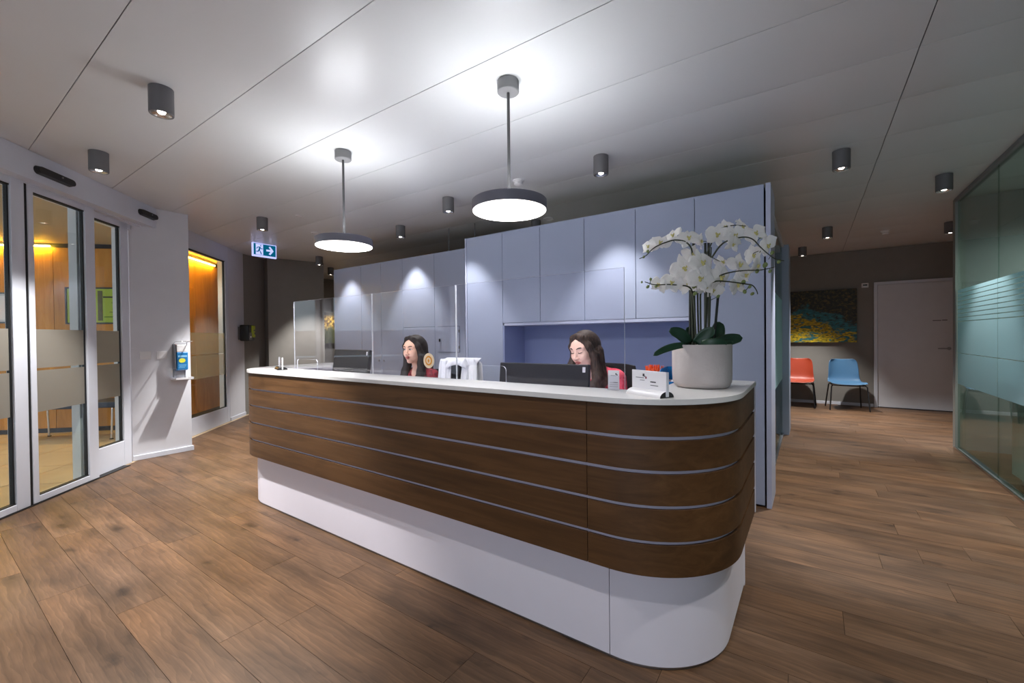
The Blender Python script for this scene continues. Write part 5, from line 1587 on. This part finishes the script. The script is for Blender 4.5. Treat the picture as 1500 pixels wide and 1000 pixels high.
# ------------------------------------------------------------------ people: implicit surfaces meshed with surface nets
class Field:
    def __init__(s, xs, ys, zs):
        s.x, s.y, s.z = [np.asarray(a, dtype=np.float32) for a in (xs, ys, zs)]
        s.v = np.full((len(s.x), len(s.y), len(s.z)), 1.0, dtype=np.float32)
    def block(s, lo, hi, pad):
        sl = []
        for a, l, h in ((s.x, lo[0], hi[0]), (s.y, lo[1], hi[1]), (s.z, lo[2], hi[2])):
            i = int(np.searchsorted(a, l - pad)); j = int(np.searchsorted(a, h + pad))
            sl.append(slice(i, max(j, i)))
        X = s.x[sl[0]][:, None, None]; Y = s.y[sl[1]][None, :, None]; Z = s.z[sl[2]][None, None, :]
        return tuple(sl), X, Y, Z
    def merge(s, sl, d, k, op):
        a = s.v[sl]
        if a.size == 0: return
        if op == 'sub':
            h = np.clip(0.5 - 0.5 * (-d - a) / k * -1, 0, 1) if False else None
            b = -d
            h = np.clip(0.5 - 0.5 * (a - b) / k, 0, 1)      # smooth max
            s.v[sl] = a + (b - a) * h + k * h * (1 - h)
        else:
            h = np.clip(0.5 + 0.5 * (a - d) / k, 0, 1)
            s.v[sl] = a + (d - a) * h - k * h * (1 - h)
    def capsule(s, a, b, r1, r2, k=0.02, op='add', flat=None):
        a, b = np.array(a, float), np.array(b, float)
        r = max(r1, r2) * (1.0 if flat is None else 1.0)
        lo, hi = np.minimum(a, b) - r, np.maximum(a, b) + r
        sl, X, Y, Z = s.block(lo, hi, k * 1.2 + 0.03)
        ab = b - a; L = float(ab @ ab) + 1e-9
        px, py, pz = X - a[0], Y - a[1], Z - a[2]
        t = np.clip((px * ab[0] + py * ab[1] + pz * ab[2]) / L, 0, 1)
        dx, dy, dz = px - t * ab[0], py - t * ab[1], pz - t * ab[2]
        if flat is not None:
            n, f = flat
            q = dx * n[0] + dy * n[1] + dz * n[2]
            dx, dy, dz = dx + q * n[0] * (f - 1), dy + q * n[1] * (f - 1), dz + q * n[2] * (f - 1)
        d = np.sqrt(dx * dx + dy * dy + dz * dz) - (r1 + (r2 - r1) * t)
        s.merge(sl, d, k, op)
    def ellipsoid(s, c, rad, Mr=None, k=0.02, op='add'):
        c = np.array(c, float); rad = np.array(rad, float)
        R_ = float(rad.max())
        sl, X, Y, Z = s.block(c - R_, c + R_, k * 1.2 + 0.03)
        px, py, pz = X - c[0], Y - c[1], Z - c[2]
        if Mr is not None:
            px, py, pz = (px * Mr[0][0] + py * Mr[1][0] + pz * Mr[2][0], px * Mr[0][1] + py * Mr[1][1] + pz * Mr[2][1], px * Mr[0][2] + py * Mr[1][2] + pz * Mr[2][2])
        q0 = np.sqrt((px / rad[0]) ** 2 + (py / rad[1]) ** 2 + (pz / rad[2]) ** 2)
        q1 = np.sqrt((px / rad[0] ** 2) ** 2 + (py / rad[1] ** 2) ** 2 + (pz / rad[2] ** 2) ** 2) + 1e-6
        s.merge(sl, q0 * (q0 - 1) / q1, k, op)
    def mesh(s):
        V = s.v; ins = V < 0
        nx, ny, nz = V.shape
        c = ins[:-1, :-1, :-1].astype(np.int8)
        tot = np.zeros((nx - 1, ny - 1, nz - 1), np.int8)
        for i in (0, 1):
            for j in (0, 1):
                for k in (0, 1):
                    tot += ins[i:nx - 1 + i, j:ny - 1 + j, k:nz - 1 + k]
        act = (tot > 0) & (tot < 8)
        idx = -np.ones(act.shape, np.int64)
        I, J, K = np.nonzero(act)
        idx[I, J, K] = np.arange(len(I))
        P = np.zeros((len(I), 3)); W_ = np.zeros(len(I))
        ax = (s.x, s.y, s.z)
        for axis in range(3):
            o = [a for a in range(3) if a != axis]
            for p in (0, 1):
                for q in (0, 1):
                    d0 = [0, 0, 0]; d0[o[0]] = p; d0[o[1]] = q
                    d1 = list(d0); d1[axis] = 1
                    a = V[I + d0[0], J + d0[1], K + d0[2]]; b = V[I + d1[0], J + d1[1], K + d1[2]]
                    m = (a < 0) != (b < 0)
                    t = np.where(m, a / (a - b + 1e-12), 0)
                    base = [I, J, K]
                    for w in range(3):
                        g = ax[w]
                        if w == axis:
                            co = g[base[w]] + t * (g[base[w] + 1] - g[base[w]])
                        else:
                            co = g[base[w] + d0[w]]
                        P[:, w] += np.where(m, co, 0)
                    W_ += m
        P /= np.maximum(W_, 1)[:, None]
        F = []
        for axis in range(3):
            sh = [slice(None)] * 3
            lo = list(sh); lo[axis] = slice(0, -1); hi = list(sh); hi[axis] = slice(1, None)
            a = ins[tuple(lo)]; b = ins[tuple(hi)]
            ch = a != b
            e = np.argwhere(ch)
            o = [w for w in range(3) if w != axis]
            ok = (e[:, o[0]] > 0) & (e[:, o[1]] > 0) & (e[:, o[0]] < V.shape[o[0]] - 1) & (e[:, o[1]] < V.shape[o[1]] - 1)
            e = e[ok]
            q = []
            for p_, q_ in ((0, 0), (1, 0), (1, 1), (0, 1)):
                f = e.copy(); f[:, o[0]] -= p_; f[:, o[1]] -= q_
                q.append(idx[f[:, 0], f[:, 1], f[:, 2]])
            q = np.stack(q, 1)
            flip = a[tuple(e.T)] if len(e) else np.zeros(0, bool)
            if axis == 1: flip = ~flip
            q[flip] = q[flip][:, ::-1]
            F.append(q)
        F = np.concatenate(F)
        return P, F[(F >= 0).all(1)]

def axis_pts(*segs):
    out = []
    for a, b, st in segs:
        out += list(np.arange(a, b - 1e-9, st))
    out.append(segs[-1][1])
    return np.array(out)

def field_obj(name, F, m, parent, smooth_it=2):
    P, Q = F.mesh()
    o = mesh(name, P.tolist(), Q[:, ::-1].tolist(), m, parent, smooth=True)
    if smooth_it:
        md = o.modifiers.new('soften', 'SMOOTH'); md.factor = 0.5; md.iterations = smooth_it
    bm = bmesh.new(); bm.from_mesh(o.data); bmesh.ops.recalc_face_normals(bm, faces=bm.faces); bm.to_mesh(o.data); bm.free()
    return o

def hair_mat(name, a, b):
    m, nt, out = nodes_of(name)
    p = nt.nodes.new('ShaderNodeBsdfPrincipled'); nt.links.new(p.outputs[0], out.inputs[0])
    p.inputs['Roughness'].default_value = 0.62; p.inputs['Specular IOR Level'].default_value = 0.3
    tc = nt.nodes.new('ShaderNodeTexCoord'); mp = nt.nodes.new('ShaderNodeMapping'); mp.inputs['Scale'].default_value = (150, 150, 7)
    nt.links.new(tc.outputs['Object'], mp.inputs[0])
    n = nt.nodes.new('ShaderNodeTexNoise'); n.inputs['Scale'].default_value = 1.0; n.inputs['Detail'].default_value = 4; n.inputs['Distortion'].default_value = 0.4
    nt.links.new(mp.outputs[0], n.inputs['Vector'])
    rp = nt.nodes.new('ShaderNodeValToRGB'); rp.color_ramp.elements[0].position = 0.35; rp.color_ramp.elements[1].position = 0.7
    rp.color_ramp.elements[0].color = (*lin(a), 1); rp.color_ramp.elements[1].color = (*lin(b), 1)
    nt.links.new(n.outputs[0], rp.inputs[0]); nt.links.new(rp.outputs[0], p.inputs['Base Color'])
    bp = nt.nodes.new('ShaderNodeBump'); bp.inputs['Strength'].default_value = 0.45; bp.inputs['Distance'].default_value = 0.004
    nt.links.new(n.outputs[0], bp.inputs['Height']); nt.links.new(bp.outputs[0], p.inputs['Normal'])
    return m

def woman(label, pos, body_yaw, head_yaw, head_pitch, head_roll, skin, hair_m, top_m, smile, wavy, lids, part=0.0, off=(0, 0, 0)):
    """origin of the figure: the middle of the head; she faces local -Y"""
    root = thing('person', label, 'person', pos, body_yaw, 'receptionists seated behind the counter')
    Hm = (Matrix.Rotation(head_yaw, 3, 'Z') @ Matrix.Rotation(head_pitch, 3, 'X') @ Matrix.Rotation(head_roll, 3, 'Y'))
    Mr = [[Hm[i][j] for j in range(3)] for i in range(3)]
    def h(p):
        v = Hm @ Vector(p); return (v.x, v.y, v.z)
    # ---- body
    xs = axis_pts((-0.30, -0.10, 0.008), (-0.10, 0.10, 0.0036), (0.10, 0.30, 0.008))
    ys = axis_pts((-0.56, -0.14, 0.0085), (-0.14, 0.14, 0.0036), (0.14, 0.30, 0.009))
    zs = axis_pts((-1.12, -0.42, 0.012), (-0.42, -0.13, 0.006), (-0.13, 0.135, 0.0036))
    F = Field(xs, ys, zs)
    F.ellipsoid(h((0, 0.018, 0.032)), (0.070, 0.090, 0.082), Mr, 0.01)
    F.ellipsoid(h((0, -0.022, -0.030)), (0.057, 0.068, 0.078), Mr, 0.035)
    F.ellipsoid(h((0, -0.030, 0.030)), (0.058, 0.060, 0.060), Mr, 0.03)
    F.ellipsoid(h((0, -0.066, -0.096)), (0.022, 0.020, 0.017), Mr, 0.03)
    for s in (-1, 1):
        F.ellipsoid(h((s * 0.034, -0.064, -0.030)), (0.022, 0.020, 0.024), Mr, 0.03)
        F.ellipsoid(h((s * 0.044, -0.020, -0.068)), (0.016, 0.030, 0.016), Mr, 0.03)
        F.capsule(h((s * 0.012, -0.084, 0.026)), h((s * 0.046, -0.070, 0.028)), 0.009, 0.008, 0.018)
        F.ellipsoid(h((s * 0.030, -0.098, 0.007)), (0.015, 0.013, 0.010), Mr, 0.014, 'sub')
        F.ellipsoid(h((s * 0.0305, -0.0775, 0.006)), (0.0145, 0.0095, 0.0095), Mr, 0.006)
        F.ellipsoid(h((s * 0.072, 0.012, -0.008)), (0.008, 0.018, 0.030), Mr, 0.008)
    F.capsule(h((0, -0.088, 0.012)), h((0, -0.109, -0.030)), 0.0072, 0.0095, 0.014)
    for s in (-1, 1):
        F.ellipsoid(h((s * 0.011, -0.100, -0.034)), (0.0085, 0.010, 0.008), Mr, 0.008)
    up = 0.006 if smile else 0.0
    for s in (-1, 1):
        F.capsule(h((0, -0.0955, -0.058)), h((s * 0.021, -0.083, -0.059 + up)), 0.0065, 0.0035, 0.008)
        F.capsule(h((0, -0.0935, -0.069)), h((s * 0.018, -0.083, -0.063 + up)), 0.0068, 0.0035, 0.008)
    def T(x, y, z): return (x + off[0], y + off[1], z + off[2])
    # neck and torso, seated
    F.capsule(h((0, 0.018, -0.075)), T(0, 0.050, -0.215), 0.047, 0.050, 0.03)
    F.capsule(T(-0.125, 0.062, -0.262), T(0.125, 0.062, -0.262), 0.048, 0.048, 0.07)
    F.ellipsoid(T(0, 0.062, -0.385), (0.150, 0.098, 0.165), None, 0.05)
    for s in (-1, 1):
        F.ellipsoid(T(s * 0.068, -0.018, -0.405), (0.058, 0.055, 0.058), None, 0.04)
    F.ellipsoid(T(0, 0.075, -0.555), (0.130, 0.092, 0.150), None, 0.05)
    F.ellipsoid(T(0, 0.085, -0.665), (0.168, 0.125, 0.105), None, 0.05)
    zt = -(pos[2] - 0.74) + 0.022           # hands rest on the desk
    for s in (-1, 1):
        F.capsule(T(s * 0.158, 0.062, -0.272), T(s * 0.205, -0.015, -0.455), 0.047, 0.037, 0.04)
        F.capsule(T(s * 0.205, -0.015, -0.455), (s * 0.130, -0.215, zt + 0.018), 0.036, 0.024, 0.025)
        F.ellipsoid((s * 0.118, -0.262, zt + 0.010), (0.036, 0.046, 0.016), None, 0.015)
        for f in range(4):
            x0 = s * (0.118 + (f - 1.5) * 0.019)
            ln = (0.062, 0.072, 0.068, 0.052)[f if s < 0 else 3 - f]
            F.capsule((x0, -0.298, zt + 0.012), (x0, -0.298 - ln * 0.55, zt + 0.014), 0.0092, 0.0086, 0.006)
            F.capsule((x0, -0.298 - ln * 0.55, zt + 0.014), (x0, -0.298 - ln, zt - 0.002), 0.0086, 0.0075, 0.004)
        F.capsule((s * 0.090, -0.250, zt + 0.008), (s * 0.064, -0.290, zt + 0.002), 0.012, 0.0085, 0.008)
        F.capsule((s * 0.090, 0.060, -0.680), (s * 0.100, -0.330, -0.665), 0.082, 0.057, 0.04)
        F.capsule((s * 0.100, -0.330, -0.665), (s * 0.100, -0.300, -1.030), 0.052, 0.036, 0.02)
        F.capsule((s * 0.100, -0.285, -1.060), (s * 0.105, -0.440, -1.080), 0.036, 0.026, 0.02)
    body = field_obj('body', F, skin, root, 2)
    # ---- clothes
    xs2 = axis_pts((-0.30, 0.30, 0.007)); ys2 = axis_pts((-0.30, 0.30, 0.007)); zs2 = axis_pts((-0.80, -0.08, 0.008))
    G = Field(xs2, ys2, zs2)
    e = 0.010
    G.capsule(T(-0.125, 0.062, -0.262), T(0.125, 0.062, -0.262), 0.048 + e, 0.048 + e, 0.07)
    G.ellipsoid(T(0, 0.060, -0.225), (0.085, 0.070, 0.045), None, 0.05)
    G.ellipsoid(T(0, 0.062, -0.385), (0.150 + e, 0.098 + e, 0.165 + e), None, 0.05)
    for s in (-1, 1):
        G.ellipsoid(T(s * 0.068, -0.018, -0.405), (0.058 + e, 0.055 + e, 0.058 + e), None, 0.04)
    G.ellipsoid(T(0, 0.075, -0.555), (0.130 + e, 0.092 + e, 0.150 + e), None, 0.05)
    G.ellipsoid(T(0, 0.085, -0.665), (0.168 + e, 0.125 + e, 0.105 + e), None, 0.05)
    for s in (-1, 1):
        G.capsule(T(s * 0.158, 0.062, -0.272), T(s * 0.205, -0.015, -0.455), 0.047 + e, 0.037 + e, 0.04)
        G.capsule(T(s * 0.205, -0.015, -0.455), (s * 0.150, -0.165, zt + 0.022), 0.036 + e, 0.027 + e, 0.025)
    # V neckline
    G.ellipsoid(T(0, 0.035, -0.170), (0.066, 0.072, 0.085), None, 0.008, 'sub')
    G.capsule(T(0, -0.045, -0.225), T(0, -0.105, -0.330), 0.058, 0.012, 0.008, 'sub')
    field_obj('blouse', G, top_m, root, 2)
    # collar: two flat lapels folded along the V
    for s in (-1, 1):
        bm = bmesh.new()
        A_ = [(s * 0.070, 0.045, -0.196), (s * 0.052, -0.018, -0.222), (s * 0.030, -0.044, -0.275), (s * 0.012, -0.054, -0.330)]
        B_ = [(s * 0.086, 0.050, -0.222), (s * 0.088, -0.010, -0.262), (s * 0.064, -0.046, -0.305), (s * 0.022, -0.060, -0.345)]
        va = [bm.verts.new(T(*p)) for p in A_]; vb = [bm.verts.new(T(*p)) for p in B_]
        for i in range(3): bm.faces.new((va[i], va[i + 1], vb[i + 1], vb[i]))
        o = bm_obj('collar', bm, top_m, root, smooth=60)
        md = o.modifiers.new('thickness', 'SOLIDIFY'); md.thickness = 0.004; md.offset = 0
    Tz = Field(axis_pts((-0.24, 0.24, 0.011)), axis_pts((-0.46, 0.24, 0.012)), axis_pts((-1.10, -0.56, 0.012)))
    e = 0.014
    Tz.ellipsoid((0, 0.085, -0.675), (0.170 + e, 0.125 + e, 0.100 + e), None, 0.05)
    for s in (-1, 1):
        Tz.capsule((s * 0.090, 0.060, -0.680), (s * 0.100, -0.330, -0.665), 0.082 + e, 0.057 + e, 0.04)
        Tz.capsule((s * 0.100, -0.330, -0.665), (s * 0.100, -0.300, -1.010), 0.054 + e, 0.040 + e, 0.02)
    field_obj('trousers', Tz, M['trouser'], root, 1)
    Sh = Field(axis_pts((-0.17, 0.17, 0.008)), axis_pts((-0.50, -0.20, 0.008)), axis_pts((-1.13, -1.00, 0.007)))
    for s in (-1, 1):
        Sh.capsule((s * 0.100, -0.285, -1.062), (s * 0.105, -0.445, -1.080), 0.042, 0.032, 0.02)
    field_obj('shoes', Sh, M['black_plastic'], root, 1)
    # ---- face details
    def patch(nm, c, rad, m):
        bm = bmesh.new(); bmesh.ops.create_uvsphere(bm, u_segments=16, v_segments=10, radius=1.0)
        bmesh.ops.scale(bm, vec=rad, verts=bm.verts)
        bmesh.ops.transform(bm, matrix=Matrix.Translation(h(c)) @ Hm.to_4x4(), verts=bm.verts)
        return bm_obj(nm, bm, m, root, smooth=180)
    for s in (-1, 1):
        zz = 0.0045 if not lids else 0.001
        if not lids:
            patch('eye', (s * 0.0300, -0.0855, 0.0055), (0.0125, 0.0050, 0.0056), M['eye_white'])
            patch('iris', (s * 0.0300 - 0.002, -0.0892, 0.0058), (0.0058, 0.0028, 0.0056), M['iris'])
        tube('eyelashes', smooth_path([h((s * 0.0165, -0.0865, zz + (0.003 if not lids else 0))), h((s * 0.024, -0.0905, zz + (0.0055 if not lids else -0.002))), h((s * 0.034, -0.0885, zz + (0.0055 if not lids else -0.002))), h((s * 0.0440, -0.0790, zz + 0.001))], 4), 0.0024, M['brow'], root, n=6)
        tube('eyebrow', smooth_path([h((s * 0.0125, -0.0950, 0.0255)), h((s * 0.0265, -0.0925, 0.0310)), h((s * 0.040, -0.0835, 0.0310)), h((s * 0.0490, -0.0730, 0.0265))], 4), [0.0030] * 4 + [0.0040] * 6 + [0.0018] * 3, M['brow'], root, n=6)
        patch('nostril', (s * 0.0062, -0.1035, -0.0415), (0.0030, 0.0030, 0.0016), M['iris'])
    for zc, r_, dz in ((-0.0575, 0.0050, 0.0), (-0.0685, 0.0056, 0.0)):
        pts = [h((x * 0.0205, -0.0995 + 0.0125 * x * x + (0.001 if zc < -0.06 else 0), zc + up * 1.1 * x * x + (0.004 * x * x if zc < -0.06 else -0.002 * x * x))) for x in (-1, -0.5, 0, 0.5, 1)]
        tube('lips', smooth_path(pts, 4), [0.0014 + (r_ - 0.0014) * math.sin(math.pi * i / 16) for i in range(17)], M['lips'], root, n=8)
    tube('mouth_line', smooth_path([h((x * 0.0225, -0.1030 + 0.0150 * x * x, -0.0628 + up * 1.25 * x * x)) for x in (-1, -0.5, 0, 0.5, 1)], 4), 0.0011, M['mouth_dark'] if not smile else M['mouth_dark'], root, n=6)
    # ---- hair
    K = Field(axis_pts((-0.17, 0.17, 0.0042)), axis_pts((-0.14, 0.20, 0.0042)), axis_pts((-0.40, 0.145, 0.0048)))
    K.ellipsoid(h((0, 0.020, 0.036)), (0.080, 0.100, 0.090), Mr, 0.012)
    K.ellipsoid(h((0, 0.050, 0.000)), (0.082, 0.078, 0.100), Mr, 0.03)
    # face opening
    K.ellipsoid(h((part * 0.4, -0.100, -0.016)), (0.055, 0.085, 0.098), Mr, 0.010, 'sub')
    for s in (-1, 1):
        q0, q1, q2 = h((s * 0.030, -0.050, 0.090)), h((s * 0.066, -0.036, 0.030)), h((s * 0.078, -0.010, -0.040))
        K.capsule(h((part * 0.5 + s * 0.006, -0.050, 0.106)), q0, 0.014, 0.020, 0.015)
        K.capsule(q0, q1, 0.020, 0.020, 0.015)
        K.capsule(q1, q2, 0.020, 0.026, 0.02)
        chain = [q2]
        if wavy:
            chain += [(s * 0.085, -0.010, -0.120), (s * 0.104, -0.030, -0.175), (s * 0.086, -0.052, -0.235), (s * 0.104, -0.062, -0.290), (s * 0.088, -0.070, -0.335)]
            rr = [0.028, 0.032, 0.034, 0.034, 0.030, 0.012]
        else:
            chain += [(s * 0.086, 0.004, -0.120), (s * 0.094, -0.012, -0.190), (s * 0.096, -0.040, -0.255), (s * 0.094, -0.058, -0.320), (s * 0.090, -0.066, -0.360)]
            rr = [0.028, 0.034, 0.036, 0.034, 0.028, 0.012]
        for a, b, r1, r2 in zip(chain[:-1], chain[1:], rr[:-1], rr[1:]):
            K.capsule(a, b, r1, r2, 0.018)
        if wavy:
            ch2 = [h((s * 0.066, 0.050, -0.03)), (s * 0.095, 0.040, -0.13), (s * 0.120, 0.020, -0.20), (s * 0.112, -0.015, -0.26), (s * 0.125, -0.03, -0.31)]
            for a, b, r1, r2 in zip(ch2[:-1], ch2[1:], (0.04, 0.038, 0.034, 0.028), (0.038, 0.034, 0.028, 0.012)):
                K.capsule(a, b, r1, r2, 0.014)
    K.capsule(h((0, 0.085, 0.02)), (0, 0.110, -0.13), 0.058, 0.056, 0.03)
    K.capsule((-0.045, 0.108, -0.10), (-0.05, 0.135 + off[1], -0.29), 0.050, 0.024, 0.03)
    K.capsule((0.045, 0.108, -0.10), (0.05, 0.135 + off[1], -0.29), 0.050, 0.024, 0.03)
    # neck and throat stay free in front
    K.capsule((0, -0.070, -0.130), (0, -0.120, -0.400), 0.036, 0.046, 0.012, 'sub')
    # strands: shallow grooves that follow the fall
    X, Y, Z = K.x[:, None, None], K.y[None, :, None], K.z[None, None, :]
    ang = np.arctan2(X, -(Y - 0.03))
    K.v += (0.0008 * np.sin(34 * ang + 9 * np.sin(9 * Z + 2.0)) + 0.0006 * np.sin(71 * ang + 14 * Z)).astype(np.float32)
    if wavy:
        K.v += (0.0028 * np.sin(85 * Z + 7 * ang) * np.clip((-Z - 0.09) / 0.1, 0, 1)).astype(np.float32)
    field_obj('hair', K, hair_m, root, 1)
    return root

M['skin_a'] = mat('warm skin', (228, 178, 152), 0.5, noise=0.035, nscale=18)
M['skin_b'] = mat('pale skin', (232, 186, 166), 0.5, noise=0.035, nscale=18)
M['eye_white'] = mat('eye white', (226, 222, 218), 0.3, noise=0.01)
M['iris'] = mat('dark iris', (38, 26, 20), 0.25, noise=0.05)
M['brow'] = mat('dark brow', (44, 30, 26), 0.8, noise=0.1)
M['lips'] = mat('rose lips', (188, 98, 92), 0.4, noise=0.04)
M['mouth_dark'] = mat('mouth line', (112, 50, 48), 0.6, noise=0.05)
M['trouser'] = mat('dark trousers', (40, 42, 50), 0.9, noise=0.06)
M['hair_a'] = hair_mat('near black hair', (26, 21, 20), (52, 42, 38))
M['hair_b'] = hair_mat('dark brown hair', (34, 25, 22), (78, 58, 48))
def print_cloth(name, base, ink, scale):
    m, nt, out = nodes_of(name)
    b = nt.nodes.new('ShaderNodeBsdfPrincipled'); b.inputs['Roughness'].default_value = 0.85
    nt.links.new(b.outputs[0], out.inputs[0])
    tc = nt.nodes.new('ShaderNodeTexCoord')
    v = nt.nodes.new('ShaderNodeTexNoise'); v.inputs['Scale'].default_value = scale; v.inputs['Detail'].default_value = 3; v.inputs['Distortion'].default_value = 1.5
    nt.links.new(tc.outputs['Object'], v.inputs['Vector'])
    rp = nt.nodes.new('ShaderNodeValToRGB'); rp.color_ramp.elements[0].position = 0.5; rp.color_ramp.elements[1].position = 0.56
    rp.color_ramp.elements[0].color = (*lin(base), 1); rp.color_ramp.elements[1].color = (*lin(ink), 1)
    nt.links.new(v.outputs[0], rp.inputs[0]); nt.links.new(rp.outputs[0], b.inputs['Base Color'])
    return m
M['top_a'] = print_cloth('dark red print', (134, 30, 44), (96, 18, 32), 26)
M['top_b'] = print_cloth('pink print', (232, 84, 104), (206, 52, 78), 22)
woman('woman with long straight black hair in dark red, seated at the left monitor, smiling', (-2.80, 2.545, 1.102), R(0), R(9), R(3), R(0), M['skin_a'], M['hair_a'], M['top_a'], True, False, False, 0.01, (0, 0.01, 0.035))
woman('woman with wavy brown hair in pink, seated behind the right monitor, looking down', (-1.225, 2.585, 1.112), R(4), R(-15), R(14), R(-3), M['skin_b'], M['hair_b'], M['top_b'], False, True, True, -0.004, (0.03, 0.05, 0.075))
